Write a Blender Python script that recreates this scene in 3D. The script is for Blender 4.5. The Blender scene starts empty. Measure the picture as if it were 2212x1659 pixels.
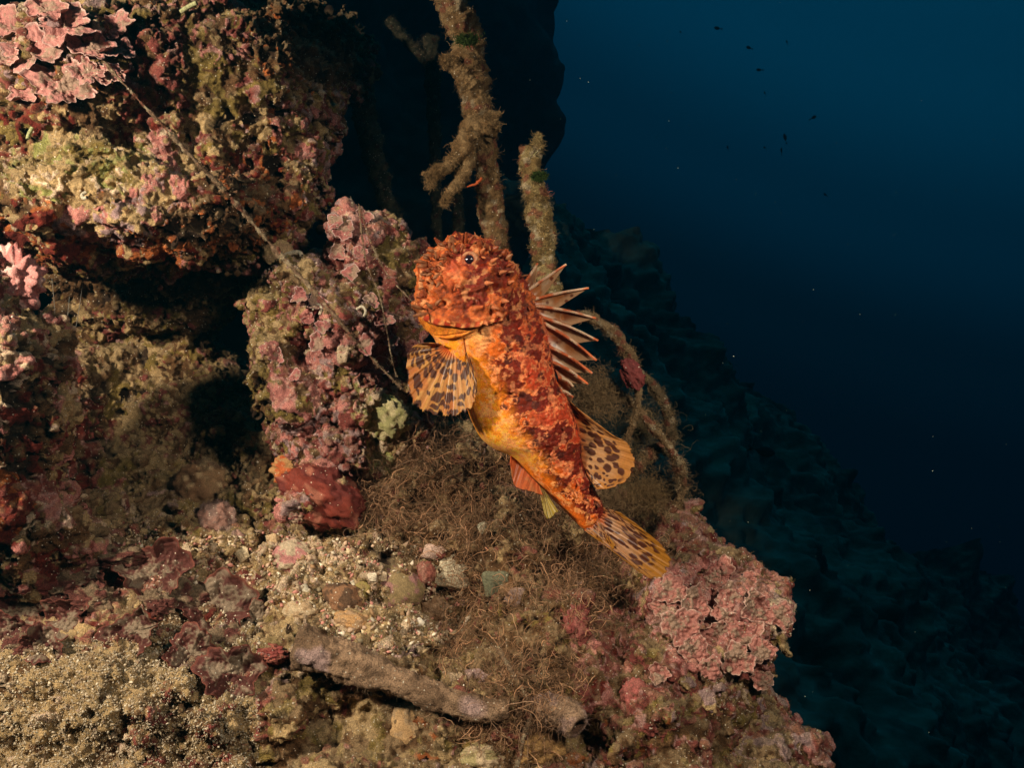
import bpy, math, random
import numpy as np
from mathutils import Vector
from mathutils.bvhtree import BVHTree

# ------------------------------------------------------------------ camera, water, light
scene = bpy.context.scene
C = scene.collection
TAN = math.tan(math.radians(30.0))
CAMZ = 1.0
cam_d = bpy.data.cameras.new("camera"); cam = bpy.data.objects.new("camera", cam_d); C.objects.link(cam)
cam.location = (0, 0, CAMZ); cam.rotation_euler = (math.radians(90), 0, 0)
cam_d.sensor_width = 36.0; cam_d.lens = 18.0 / TAN; cam_d.clip_start = 0.01; cam_d.clip_end = 200.0
scene.camera = cam

world = bpy.data.worlds.new("World"); scene.world = world; world.use_nodes = True
wn = world.node_tree.nodes; wl = world.node_tree.links
bgn = wn["Background"]
tc = wn.new("ShaderNodeTexCoord")
dot = wn.new("ShaderNodeVectorMath"); dot.operation = 'DOT_PRODUCT'
bd = Vector((0.42, 0.35, 0.84)).normalized()      # towards the surface light
dot.inputs[1].default_value = bd
wl.new(tc.outputs["Generated"], dot.inputs[0])
rmp = wn.new("ShaderNodeValToRGB"); wl.new(dot.outputs["Value"], rmp.inputs[0])
cr = rmp.color_ramp; cr.interpolation = 'EASE'
cr.elements[0].position = 0.0; cr.elements[0].color = (0.0003, 0.0014, 0.0030, 1)
cr.elements[1].position = 1.0; cr.elements[1].color = (0.0020, 0.090, 0.170, 1)
for p, c in ((0.23, (0.0003, 0.0018, 0.0042, 1)), (0.43, (0.0003, 0.0026, 0.0060, 1)), (0.52, (0.0003, 0.0050, 0.0110, 1)), (0.62, (0.0004, 0.0150, 0.0330, 1)), (0.73, (0.0005, 0.0340, 0.0720, 1))):
    e = cr.elements.new(p); e.color = c
wl.new(rmp.outputs[0], bgn.inputs[0]); bgn.inputs[1].default_value = 1.7

def lamp(name, kind, loc, target, energy, color, **kw):
    d = bpy.data.lights.new(name, kind); d.energy = energy; d.color = color
    for k, v in kw.items(): setattr(d, k, v)
    o = bpy.data.objects.new(name, d); C.objects.link(o); o.location = loc
    o.rotation_euler = (Vector(target) - Vector(loc)).to_track_quat('-Z', 'Y').to_euler()
    return o
# daylight filtered by the water above, and the diver's two strobes that light the reef
lamp("sun", 'SUN', (0, 0, 5), (-0.35, 0.5, 0.0), 0.11, (0.05, 0.80, 0.80), angle=math.radians(40))
lamp("strobe_left", 'SPOT', (-0.74, 0.16, 1.30), (-0.18, 0.82, 0.93), 60.0, (1.0, 0.85, 0.66),
     spot_size=math.radians(105), spot_blend=0.8, shadow_soft_size=0.035)
lamp("strobe_right", 'SPOT', (0.36, 0.02, 1.32), (0.05, 0.76, 0.93), 31.0, (1.0, 0.85, 0.67),
     spot_size=math.radians(62), spot_blend=1.0, shadow_soft_size=0.05)
scene.view_settings.view_transform = 'Standard'; scene.view_settings.look = 'None'
scene.view_settings.exposure = 0.0; scene.view_settings.gamma = 1.0
scene.cycles.max_bounces = 4; scene.cycles.transparent_max_bounces = 8; scene.cycles.volume_bounces = 0

# ------------------------------------------------------------------ maths helpers
rng = np.random.default_rng(7)
random.seed(7)

def P(u, v, d):
    k = d * TAN / 1106.0
    return np.array([(u - 1106.0) * k, d, CAMZ - (v - 829.5) * k])
def PX(d): return d * TAN / 1106.0           # metres covered by one unit at distance d
def UV(V):
    k = V[:, 1] * TAN / 1106.0
    return V[:, 0] / k + 1106.0, 829.5 - (V[:, 2] - CAMZ) / k

def hsh(ix, iy, iz, seed):
    h = (ix.astype(np.uint32) * np.uint32(374761393) + iy.astype(np.uint32) * np.uint32(668265263)
         + iz.astype(np.uint32) * np.uint32(2147483647) + np.uint32((seed * 144665) & 0xffffffff))
    h = (h ^ (h >> np.uint32(13))) * np.uint32(1274126177)
    h = (h ^ (h >> np.uint32(16))) * np.uint32(2246822519)
    h = h ^ (h >> np.uint32(15))
    return h.astype(np.float32) / np.float32(4294967295.0)

def noise(Pt, scale, seed=0):
    """smooth lattice noise in -1..1; scale = cells per metre"""
    q = Pt * scale
    i = np.floor(q).astype(np.int64); f = (q - i).astype(np.float32)
    f = f * f * f * (f * (f * 6 - 15) + 10)
    i = (i + 100000).astype(np.uint32)
    r = np.zeros(len(Pt), np.float32)
    for dx in (0, 1):
        wx = f[:, 0] if dx else 1 - f[:, 0]
        for dy in (0, 1):
            wy = f[:, 1] if dy else 1 - f[:, 1]
            for dz in (0, 1):
                wz = f[:, 2] if dz else 1 - f[:, 2]
                r += wx * wy * wz * hsh(i[:, 0] + np.uint32(dx), i[:, 1] + np.uint32(dy), i[:, 2] + np.uint32(dz), seed)
    return r * 2 - 1

def fbm(Pt, scale, octv=3, seed=0, gain=0.5):
    a = 1.0; s = 0; t = 0
    for k in range(octv):
        s = s + a * noise(Pt + 0.37 * k, scale * 2 ** k, seed + 13 * k); t += a; a *= gain
    return s / t * 1.4

def worley(Pt, scale, seed=0):
    """F1, F2 (cell units) and a random number per cell"""
    out1 = np.empty(len(Pt), np.float32); out2 = out1.copy(); outh = out1.copy()
    for a in range(0, len(Pt), 200000):
        q = Pt[a:a + 200000] * scale
        i0 = np.floor(q).astype(np.int64); f = (q - i0).astype(np.float32)
        i0 = (i0 + 100000)
        f1 = np.full(len(q), 9, np.float32); f2 = f1.copy(); hh = np.zeros(len(q), np.float32)
        for dx in (-1, 0, 1):
            for dy in (-1, 0, 1):
                for dz in (-1, 0, 1):
                    ix = (i0[:, 0] + dx).astype(np.uint32); iy = (i0[:, 1] + dy).astype(np.uint32); iz = (i0[:, 2] + dz).astype(np.uint32)
                    h = hsh(ix, iy, iz, seed)
                    h2 = (h * 7919.0) % 1.0; h3 = (h * 104729.0) % 1.0
                    d = (dx + h - f[:, 0]) ** 2 + (dy + h2 - f[:, 1]) ** 2 + (dz + h3 - f[:, 2]) ** 2
                    m = d < f1
                    f2 = np.where(m, f1, np.minimum(f2, d)); hh = np.where(m, (h * 331.0) % 1.0, hh); f1 = np.where(m, d, f1)
        out1[a:a + 200000] = np.sqrt(f1); out2[a:a + 200000] = np.sqrt(f2); outh[a:a + 200000] = hh
    return out1, out2, outh

def ss(a, b, x):
    t = np.clip((x - a) / (b - a), 0, 1); return t * t * (3 - 2 * t)
def mix(a, b, t):
    t = np.asarray(t)[..., None] if np.ndim(t) else t
    return a * (1 - t) + b * t

# ------------------------------------------------------------------ mesh helpers
def build(name, V, F, mat, col=None, parent=None, smooth=True, link=True):
    """V (N,3); F array (M,4) / (M,3) or a list of such arrays; col (N,3) linear"""
    if not isinstance(F, (list, tuple)): F = [F]
    F = [np.asarray(f) for f in F if len(f)]
    me = bpy.data.meshes.new(name)
    V = np.asarray(V, np.float32)
    nl = sum(f.size for f in F); nf = sum(len(f) for f in F)
    me.vertices.add(len(V)); me.vertices.foreach_set("co", V.ravel())
    me.loops.add(nl); me.loops.foreach_set("vertex_index", np.concatenate([f.ravel() for f in F]).astype(np.int32))
    st = []; o = 0
    for f in F:
        st.append(o + np.arange(len(f)) * f.shape[1]); o += f.size
    me.polygons.add(nf); me.polygons.foreach_set("loop_start", np.concatenate(st).astype(np.int32))
    me.update(calc_edges=True)
    if smooth: me.polygons.foreach_set("use_smooth", np.ones(nf, bool))
    if col is not None:
        ca = me.color_attributes.new("Col", 'FLOAT_COLOR', 'POINT')
        c4 = np.ones((len(V), 4), np.float32); c4[:, :3] = np.clip(col, 0.002, 0.95); ca.data.foreach_set("color", c4.ravel())
    me.materials.append(mat)
    o = bpy.data.objects.new(name, me)
    if link: C.objects.link(o)
    if parent is not None: o.parent = parent
    return o

def tag(o, label=None, cat=None, group=None, kind=None):
    if label: o["label"] = label
    if cat: o["category"] = cat
    if group: o["group"] = group
    if kind: o["kind"] = kind
    return o
def empty(name, loc):
    o = bpy.data.objects.new(name, None); C.objects.link(o); o.location = Vector([float(x) for x in loc]); o.empty_display_size = 0.02
    return o
def under(o, parent):
    """parent keeping world coordinates (parts are modelled in world space)"""
    o.parent = parent; o.matrix_parent_inverse.identity()
    o.location = -Vector(parent.location)
    return o

def vnormals(V, F):
    N = np.zeros_like(V)
    a, b, c, d = V[F[:, 0]], V[F[:, 1]], V[F[:, 2]], V[F[:, 3] if F.shape[1] == 4 else F[:, 2]]
    n = np.cross(c - a, d - b) if F.shape[1] == 4 else np.cross(b - a, c - a)
    for k in range(F.shape[1]):
        for ax in range(3):
            N[:, ax] += np.bincount(F[:, k], n[:, ax], len(V))
    return N / (np.linalg.norm(N, axis=1, keepdims=True) + 1e-12)

def surface_nets(F, org, h):
    neg = F < 0
    nx, ny, nz = F.shape
    c = np.zeros((nx - 1, ny - 1, nz - 1), np.int8)
    for dx in (0, 1):
        for dy in (0, 1):
            for dz in (0, 1):
                c += neg[dx:nx - 1 + dx, dy:ny - 1 + dy, dz:nz - 1 + dz]
    act = np.argwhere((c > 0) & (c < 8))
    idx = -np.ones(c.shape, np.int32); idx[act[:, 0], act[:, 1], act[:, 2]] = np.arange(len(act))
    acc = np.zeros((len(act), 3), np.float32); cnt = np.zeros(len(act), np.float32)
    cor = [(0, 0, 0), (1, 0, 0), (0, 1, 0), (1, 1, 0), (0, 0, 1), (1, 0, 1), (0, 1, 1), (1, 1, 1)]
    ed = [(0, 1), (2, 3), (4, 5), (6, 7), (0, 2), (1, 3), (4, 6), (5, 7), (0, 4), (1, 5), (2, 6), (3, 7)]
    cv = [F[act[:, 0] + a, act[:, 1] + b, act[:, 2] + g] for a, b, g in cor]
    for i, j in ed:
        m = (cv[i] < 0) != (cv[j] < 0)
        t = np.where(m, cv[i] / np.where(m, cv[i] - cv[j], 1), 0)
        pi = np.array(cor[i], np.float32); pj = np.array(cor[j], np.float32)
        acc += np.where(m[:, None], pi + (pj - pi) * t[:, None], 0); cnt += m
    V = (act + acc / cnt[:, None]) * h + org
    Q = []
    for ax in range(3):
        s = [slice(1, -1)] * 3; s[ax] = slice(0, -1); s2 = list(s); s2[ax] = slice(1, None)
        A = neg[tuple(s)]; B = neg[tuple(s2)]
        for flip, M in ((False, A & ~B), (True, ~A & B)):
            e = np.argwhere(M)
            if not len(e): continue
            o = np.ones(3, int); o[ax] = 0; e = e + o
            b1, b2 = [(1, 2), (2, 0), (0, 1)][ax]
            d1 = np.zeros(3, int); d1[b1] = 1; d2 = np.zeros(3, int); d2[b2] = 1
            g = lambda q: idx[q[:, 0], q[:, 1], q[:, 2]]
            q = np.stack([g(e - d1 - d2), g(e - d2), g(e), g(e - d1)], 1)
            if flip: q = q[:, ::-1]
            Q.append(q)
    return V.astype(np.float64), np.concatenate(Q)

def rock_field(blobs, seed, h=0.0028, rough=1.0, k=0.022, carve=()):
    cs = []
    for (u, v, d, ru, rv, rd) in blobs:
        px = PX(d); cs.append((P(u, v, d) + np.array([0, rd, 0]), np.array([ru * px, rd, rv * px])))
    lo = np.min([c - r for c, r in cs], 0) - 0.03; hi = np.max([c + r for c, r in cs], 0) + 0.03
    n = np.ceil((hi - lo) / h).astype(int)
    F = np.full(n, 0.05, np.float32)
    ax = [lo[i] + h * np.arange(n[i]) for i in range(3)]
    def put(c, r, op):
        pad = 0.045
        s = [slice(max(0, int((c[i] - r[i] - pad - lo[i]) / h)), min(n[i], int((c[i] + r[i] + pad - lo[i]) / h) + 1)) for i in range(3)]
        X = ax[0][s[0]][:, None, None] - c[0]; Y = ax[1][s[1]][None, :, None] - c[1]; Z = ax[2][s[2]][None, None, :] - c[2]
        k0 = np.sqrt((X / r[0]) ** 2 + (Y / r[1]) ** 2 + (Z / r[2]) ** 2)
        k1 = np.sqrt((X / r[0] ** 2) ** 2 + (Y / r[1] ** 2) ** 2 + (Z / r[2] ** 2) ** 2) + 1e-6
        d = (k0 * (k0 - 1) / k1).astype(np.float32)
        A = F[tuple(s)]
        if op > 0:
            hh = np.clip(0.5 + 0.5 * (A - d) / k, 0, 1); F[tuple(s)] = A * (1 - hh) + d * hh - k * hh * (1 - hh)
        else:
            d = -d; kk = 0.01
            hh = np.clip(0.5 - 0.5 * (A - d) / kk, 0, 1); F[tuple(s)] = A * (1 - hh) + d * hh + kk * hh * (1 - hh)
    for c, r in cs: put(c, r, 1)
    for (u, v, d, ru, rv, rd) in carve:
        px = PX(d); put(P(u, v, d), np.array([ru * px, rd, rv * px]), -1)
    band = np.argwhere(np.abs(F) < 0.030)
    pts = band * h + lo
    nz = 0.014 * noise(pts, 16, seed) + 0.012 * noise(pts, 34, seed + 1) + 0.0075 * noise(pts, 75, seed + 2)
    w = worley(pts + 0.004 * np.stack([noise(pts, 60, seed + 3)] * 3, 1), 42, seed + 4)
    nz += 0.009 * (w[0] - 0.5) + 0.0035 * noise(pts, 150, seed + 5)
    F[band[:, 0], band[:, 1], band[:, 2]] += (nz * rough).astype(np.float32)
    return surface_nets(F, lo, h)

def subdivide(V, F):
    me = bpy.data.meshes.new("tmp")
    me.vertices.add(len(V)); me.vertices.foreach_set("co", V.astype(np.float32).ravel())
    me.loops.add(F.size); me.loops.foreach_set("vertex_index", F.astype(np.int32).ravel())
    me.polygons.add(len(F)); me.polygons.foreach_set("loop_start", (np.arange(len(F)) * 4).astype(np.int32))
    me.update(calc_edges=True)
    o = bpy.data.objects.new("tmp", me); C.objects.link(o)
    m = o.modifiers.new("s", 'SUBSURF'); m.levels = 1
    e = o.evaluated_get(bpy.context.evaluated_depsgraph_get()); em = e.to_mesh()
    V2 = np.empty(len(em.vertices) * 3, np.float32); em.vertices.foreach_get("co", V2)
    F2 = np.empty(len(em.loops), np.int32); em.loops.foreach_get("vertex_index", F2)
    e.to_mesh_clear(); bpy.data.objects.remove(o); bpy.data.meshes.remove(me)
    return V2.reshape(-1, 3).astype(np.float64), F2.reshape(-1, 4)

# ------------------------------------------------------------------ materials
def mat_col(name, rough=0.85, bump=0.0012, grain=900.0, spec=0.25, speck=0.0, vary=0.35, trans=0.0, sss=0.0):
    m = bpy.data.materials.new(name); m.use_nodes = True
    nt = m.node_tree; n = nt.nodes; l = nt.links; b = n["Principled BSDF"]
    at = n.new("ShaderNodeAttribute"); at.attribute_name = "Col"
    geo = n.new("ShaderNodeNewGeometry")
    nz = n.new("ShaderNodeTexNoise"); nz.inputs["Scale"].default_value = grain; nz.inputs["Detail"].default_value = 3.0
    l.new(geo.outputs["Position"], nz.inputs["Vector"])
    mp = n.new("ShaderNodeMapRange"); mp.inputs[1].default_value = 0.3; mp.inputs[2].default_value = 0.7
    mp.inputs[3].default_value = 1 - vary; mp.inputs[4].default_value = 1 + vary
    l.new(nz.outputs["Fac"], mp.inputs[0])
    mul = n.new("ShaderNodeVectorMath"); mul.operation = 'SCALE'
    l.new(at.outputs["Color"], mul.inputs[0]); l.new(mp.outputs[0], mul.inputs["Scale"])
    out = mul.outputs[0]
    if speck > 0:
        vo = n.new("ShaderNodeTexVoronoi"); vo.inputs["Scale"].default_value = 420.0
        l.new(geo.outputs["Position"], vo.inputs["Vector"])
        c1 = n.new("ShaderNodeMath"); c1.operation = 'LESS_THAN'; c1.inputs[1].default_value = 0.26; l.new(vo.outputs["Distance"], c1.inputs[0])
        sp = n.new("ShaderNodeSeparateColor"); l.new(vo.outputs["Color"], sp.inputs[0])
        c2 = n.new("ShaderNodeMath"); c2.operation = 'LESS_THAN'; c2.inputs[1].default_value = speck; l.new(sp.outputs[0], c2.inputs[0])
        c3 = n.new("ShaderNodeMath"); c3.operation = 'MULTIPLY'; l.new(c1.outputs[0], c3.inputs[0]); l.new(c2.outputs[0], c3.inputs[1])
        mx = n.new("ShaderNodeMix"); mx.data_type = 'RGBA'; l.new(c3.outputs[0], mx.inputs[0]); l.new(out, mx.inputs[6])
        mx.inputs[7].default_value = (0.62, 0.55, 0.42, 1); out = mx.outputs[2]
    l.new(out, b.inputs["Base Color"])
    b.inputs["Roughness"].default_value = rough; b.inputs["Specular IOR Level"].default_value = spec
    if sss > 0:
        b.inputs["Subsurface Weight"].default_value = sss; b.inputs["Subsurface Radius"].default_value = (1, 0.3, 0.1); b.inputs["Subsurface Scale"].default_value = 0.004
    if bump > 0:
        bm = n.new("ShaderNodeBump"); bm.inputs["Distance"].default_value = bump; bm.inputs["Strength"].default_value = 0.9
        l.new(nz.outputs["Fac"], bm.inputs["Height"])
        if name.startswith("reef"):
            n2 = n.new("ShaderNodeTexNoise"); n2.inputs["Scale"].default_value = 330.0; n2.inputs["Detail"].default_value = 4.0; n2.inputs["Roughness"].default_value = .7
            l.new(geo.outputs["Position"], n2.inputs["Vector"]); b2 = n.new("ShaderNodeBump"); b2.inputs["Distance"].default_value = .004; b2.inputs["Strength"].default_value = .8
            l.new(n2.outputs["Fac"], b2.inputs["Height"]); l.new(b2.outputs[0], bm.inputs["Normal"])
        l.new(bm.outputs[0], b.inputs["Normal"])
    if trans > 0:
        tr = n.new("ShaderNodeBsdfTranslucent"); l.new(out, tr.inputs[0])
        ms = n.new("ShaderNodeMixShader"); ms.inputs[0].default_value = trans
        l.new(b.outputs[0], ms.inputs[1]); l.new(tr.outputs[0], ms.inputs[2]); l.new(ms.outputs[0], n["Material Output"].inputs[0])
    return m
M_REEF = mat_col("reef_crust", speck=0.10, vary=0.45, bump=0.0014)
M_STRAND = mat_col("algae_strand", bump=0, vary=0.3, grain=300, trans=0.35)
M_PLATE = mat_col("coralline_plate", speck=0.08, vary=0.3, bump=0.0008, rough=0.7, grain=1200)
M_STONE = mat_col("stone", speck=0.06, vary=0.35, bump=0.0008)
M_GRAIN = mat_col("shell_grain", bump=0, vary=0.2)
M_SKIN = mat_col("fish_skin", rough=0.40, spec=0.22, vary=0.30, bump=0.0010, grain=1500, sss=0.12)
M_FIN = mat_col("fish_fin", rough=0.35, spec=0.5, vary=0.1, bump=0.0, trans=0.5, grain=500)
M_EYE = mat_col("fish_eye", rough=0.12, spec=0.7, vary=0.02, bump=0)
M_FAR = mat_col("far_reef", vary=0.3, bump=0.02, grain=12)

# ------------------------------------------------------------------ reef rocks
PINK = np.array((.46, .175, .145)); ROSE = np.array((.22, .055, .042)); RED = np.array((.15, .020, .011)); SAND = np.array((.40, .27, .125))
OLIVE = np.array((.19, .130, .033)); BROWN = np.array((.125, .062, .024)); LILAC = np.array((.30, .19, .18)); ORANGE = np.array((.36, .10, .025))
PIT_SHADE = np.array((.035, .018, .009)); PALE = np.array((.62, .46, .30)); GREEN = np.array((.30, .29, .09))  # dark class: cavity shade put into the colour of sunken cells
PAL = np.stack([PINK, ROSE, RED, SAND, OLIVE, BROWN, LILAC, ORANGE, PIT_SHADE, PALE, GREEN])
#                0     1     2    3     4      5      6      7       8     9     10
REEFS = []       # (V, N, cls) of every fine rock, used to grow things on
BV = []
def W(**k):
    names = dict(pink=0, rose=1, red=2, sand=3, olive=4, brown=5, lilac=6, orange=7, dark=8, pale=9, green=10)
    w = np.zeros(11)
    for a, b in k.items(): w[names[a]] = b
    return w / w.sum()

def dress(V, F, seed, base, zones):
    """encrusting growth: cells of different crusts and shade-dark pits, each with its own relief and colour"""
    N = vnormals(V, F)
    warp = np.stack([noise(V, 90, seed + 20), noise(V, 90, seed + 21), noise(V, 90, seed + 22)], 1)
    warp2 = np.stack([noise(V, 300, seed + 23), noise(V, 300, seed + 24), noise(V, 300, seed + 25)], 1)
    Q = V + 0.007 * warp + 0.0017 * warp2
    f1, f2, ha = worley(Q, 62, seed + 30)
    g1, g2, hb = worley(Q, 165, seed + 31)
    u, v = UV(V)
    w = np.tile(base, (len(V), 1))
    du = 22 * warp[:, 0] + 8 * warp2[:, 0]; dv = 22 * warp[:, 1] + 8 * warp2[:, 1]
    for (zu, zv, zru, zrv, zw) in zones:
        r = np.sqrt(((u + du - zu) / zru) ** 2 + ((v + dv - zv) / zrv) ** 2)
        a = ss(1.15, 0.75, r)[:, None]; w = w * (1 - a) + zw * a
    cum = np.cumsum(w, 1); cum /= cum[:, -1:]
    m = noise(V, 55, seed + 40) > -0.05
    hsel = np.where(m, ha, hb)
    cls = (hsel[:, None] > cum).sum(1).clip(0, 10)
    edge = np.where(m, f2 - f1, (g2 - g1))
    nf = noise(V, 420, seed + 41); nm = noise(V, 140, seed + 42); nc = noise(V, 230, seed + 43)
    kn1, kn2, _ = worley(V + 0.002 * warp, 210, seed + 44)
    knob = 1 - np.clip(kn1 * 1.35, 0, 1) ** 2
    crust = (cls == 0) | (cls == 1) | (cls == 6) | (cls == 9)
    turf = (cls == 4) | (cls == 5) | (cls == 10)
    col = PAL[cls] * (1 + 0.30 * nm + 0.25 * nc)[:, None]
    tint = noise(V, 30, seed + 45)
    col *= (1 + 0.28 * tint)[:, None]
    # silt lying on upward facing turf and crust
    silt = ss(0.05, 0.75, N[:, 2] * 0.8 + 0.55 * nc + 0.35 * nf) * 0.55
    col = mix(col, np.array((.36, .26, .14)), silt * np.where(crust, 0.6, .9))
    rim = ss(0.16, 0.03, edge) * crust
    col = mix(col, np.array((.66, .42, .36)), rim * 0.45 * (hb > 0.35))
    disp = np.where(crust, 0.0022 * knob + 0.0012 * ss(0.0, 0.12, edge), 0)
    disp += np.where(turf, 0.0016 * nc + 0.0013 * nf, 0.0006 * nf)
    disp += np.where(cls == 8, -0.006, 0) + np.where(cls == 3, 0.0012 * nf + 0.0018 * nc + 0.0016 * nm, 0)
    disp += np.where((cls == 2) | (cls == 7), 0.0018 * knob, 0)
    disp += 0.0018 * nm + 0.0009 * nc
    return V + N * disp[:, None], N, cls, col

def reef(name, blobs, seed, base, zones, label=None, cat=None, kind=None, carve=(), rough=1.0, mat=None, h=0.0028):
    V, F = rock_field(blobs, seed, h=h, rough=rough, carve=carve)
    V, F = subdivide(V, F)
    BV.append(BVHTree.FromPolygons([tuple(x) for x in V[:, :]], F.tolist())) if False else None
    V, N, cls, col = dress(V, F, seed, base, zones)
    u, v = UV(V)
    N2 = vnormals(V, F)
    o = build(name, V, F, mat or M_REEF, col)
    REEFS.append((name, V, N2, cls, u, v, col, F))
    tag(o, label, cat, kind=kind)
    print(name, len(V))
    return o

mixed = W(pink=1.4, rose=2, red=.8, sand=2, olive=3, brown=4.5, lilac=.8, orange=.35, dark=1.2, pale=.4)
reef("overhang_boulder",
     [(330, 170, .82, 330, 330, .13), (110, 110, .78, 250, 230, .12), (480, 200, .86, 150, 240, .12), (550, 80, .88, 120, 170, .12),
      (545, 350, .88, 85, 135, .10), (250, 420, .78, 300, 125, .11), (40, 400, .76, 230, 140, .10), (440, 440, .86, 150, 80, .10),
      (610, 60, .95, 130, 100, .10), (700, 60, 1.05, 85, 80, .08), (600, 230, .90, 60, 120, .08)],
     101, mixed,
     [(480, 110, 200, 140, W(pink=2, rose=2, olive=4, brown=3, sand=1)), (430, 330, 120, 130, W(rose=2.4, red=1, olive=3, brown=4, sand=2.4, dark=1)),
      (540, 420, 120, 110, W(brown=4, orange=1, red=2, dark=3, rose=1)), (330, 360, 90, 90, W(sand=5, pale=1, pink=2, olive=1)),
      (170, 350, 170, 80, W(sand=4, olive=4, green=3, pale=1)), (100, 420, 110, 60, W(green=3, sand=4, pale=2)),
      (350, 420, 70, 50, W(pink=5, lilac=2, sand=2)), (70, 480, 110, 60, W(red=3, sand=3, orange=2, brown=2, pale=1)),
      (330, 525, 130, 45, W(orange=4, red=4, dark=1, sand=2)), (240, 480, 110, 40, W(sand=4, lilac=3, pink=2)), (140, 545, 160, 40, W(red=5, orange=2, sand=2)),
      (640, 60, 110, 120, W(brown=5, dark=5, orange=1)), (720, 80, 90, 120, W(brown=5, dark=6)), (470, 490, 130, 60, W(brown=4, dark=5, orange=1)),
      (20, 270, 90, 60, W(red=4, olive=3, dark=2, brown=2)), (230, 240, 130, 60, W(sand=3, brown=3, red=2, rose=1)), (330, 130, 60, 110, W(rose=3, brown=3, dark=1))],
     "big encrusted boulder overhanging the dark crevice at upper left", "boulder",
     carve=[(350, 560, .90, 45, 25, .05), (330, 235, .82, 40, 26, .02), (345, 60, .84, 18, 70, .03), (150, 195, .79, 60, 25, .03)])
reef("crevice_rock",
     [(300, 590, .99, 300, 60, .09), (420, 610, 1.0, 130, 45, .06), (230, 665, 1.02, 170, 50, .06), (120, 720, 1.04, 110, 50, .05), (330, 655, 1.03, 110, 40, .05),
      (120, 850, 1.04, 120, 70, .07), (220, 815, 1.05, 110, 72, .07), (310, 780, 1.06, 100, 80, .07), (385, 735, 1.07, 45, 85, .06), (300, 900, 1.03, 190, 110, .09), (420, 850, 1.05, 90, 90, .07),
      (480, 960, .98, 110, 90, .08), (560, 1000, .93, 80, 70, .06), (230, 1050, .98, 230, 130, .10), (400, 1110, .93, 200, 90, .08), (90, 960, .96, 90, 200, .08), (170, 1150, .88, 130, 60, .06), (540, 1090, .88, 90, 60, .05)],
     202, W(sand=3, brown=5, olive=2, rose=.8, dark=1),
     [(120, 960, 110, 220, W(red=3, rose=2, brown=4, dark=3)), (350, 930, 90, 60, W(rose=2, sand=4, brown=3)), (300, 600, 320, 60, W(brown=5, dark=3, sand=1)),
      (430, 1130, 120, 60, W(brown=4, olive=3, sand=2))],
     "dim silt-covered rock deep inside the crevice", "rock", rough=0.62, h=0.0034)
reef("left_pillar",
     [(-190, 850, .68, 170, 330, .06), (-420, 820, .62, 200, 380, .08), (5, 740, .70, 32, 90, .04), (-5, 860, .70, 50, 90, .05), (15, 950, .71, 60, 70, .05), (0, 1070, .71, 50, 100, .05), (30, 1190, .73, 95, 80, .05), (90, 1230, .76, 90, 60, .05)],  # reef continued off-frame at left, added to block strobe light from the crevice
     303, W(pink=2, sand=2.5, pale=1, brown=4, red=1.4, dark=1.5, rose=2),
     [(10, 1100, 60, 110, W(red=8, orange=2, rose=3)), (10, 800, 60, 120, W(pale=2, pink=4, sand=2, dark=1)), (60, 930, 60, 110, W(red=2, brown=4, dark=4))],
     "narrow red and pink rock pillar at the mouth of the crevice", "rock", rough=0.8)
reef("reef_pinnacle",
     [(770, 560, .86, 80, 100, .07), (775, 475, .87, 52, 40, .04), (850, 575, .89, 55, 60, .05), (650, 600, .86, 85, 68, .07),
      (560, 640, .88, 60, 55, .05), (590, 740, .86, 85, 120, .07), (740, 720, .84, 120, 160, .09), (630, 880, .84, 95, 120, .08),
      (770, 880, .845, 95, 140, .09), (700, 990, .83, 120, 90, .08), (835, 930, .86, 65, 90, .06), (640, 1060, .81, 60, 50, .05)],
     404, W(pink=4, rose=4, red=1, sand=2.5, olive=2.5, brown=3, lilac=2, pale=.4, dark=.5),
     [(770, 500, 80, 90, W(pink=5, rose=3, lilac=2, pale=.6, sand=1)), (850, 570, 60, 70, W(brown=4, olive=3, rose=2)), (560, 700, 70, 120, W(olive=4, sand=3, brown=2, pink=1, rose=1)),
      (640, 560, 60, 35, W(sand=5, olive=2, lilac=1)), (700, 760, 60, 40, W(pink=6, pale=1, lilac=2)), (800, 740, 70, 90, W(rose=5, pink=4, red=1, brown=1)),
      (620, 880, 60, 100, W(rose=3, pink=3, brown=3, olive=2, sand=1)), (820, 930, 75, 95, W(green=5, sand=3, pale=3)), (760, 640, 90, 60, W(rose=4, lilac=2, brown=3, olive=2)),
      (545, 880, 40, 120, W(olive=4, brown=3, dark=3)), (700, 950, 90, 80, W(pink=3, rose=4, lilac=2, brown=2))],
     "pink and brown encrusted rock pinnacle left of the orange fish", "rock", carve=[(640, 945, .83, 26, 40, .03), (880, 700, .86, 14, 60, .04)])
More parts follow.
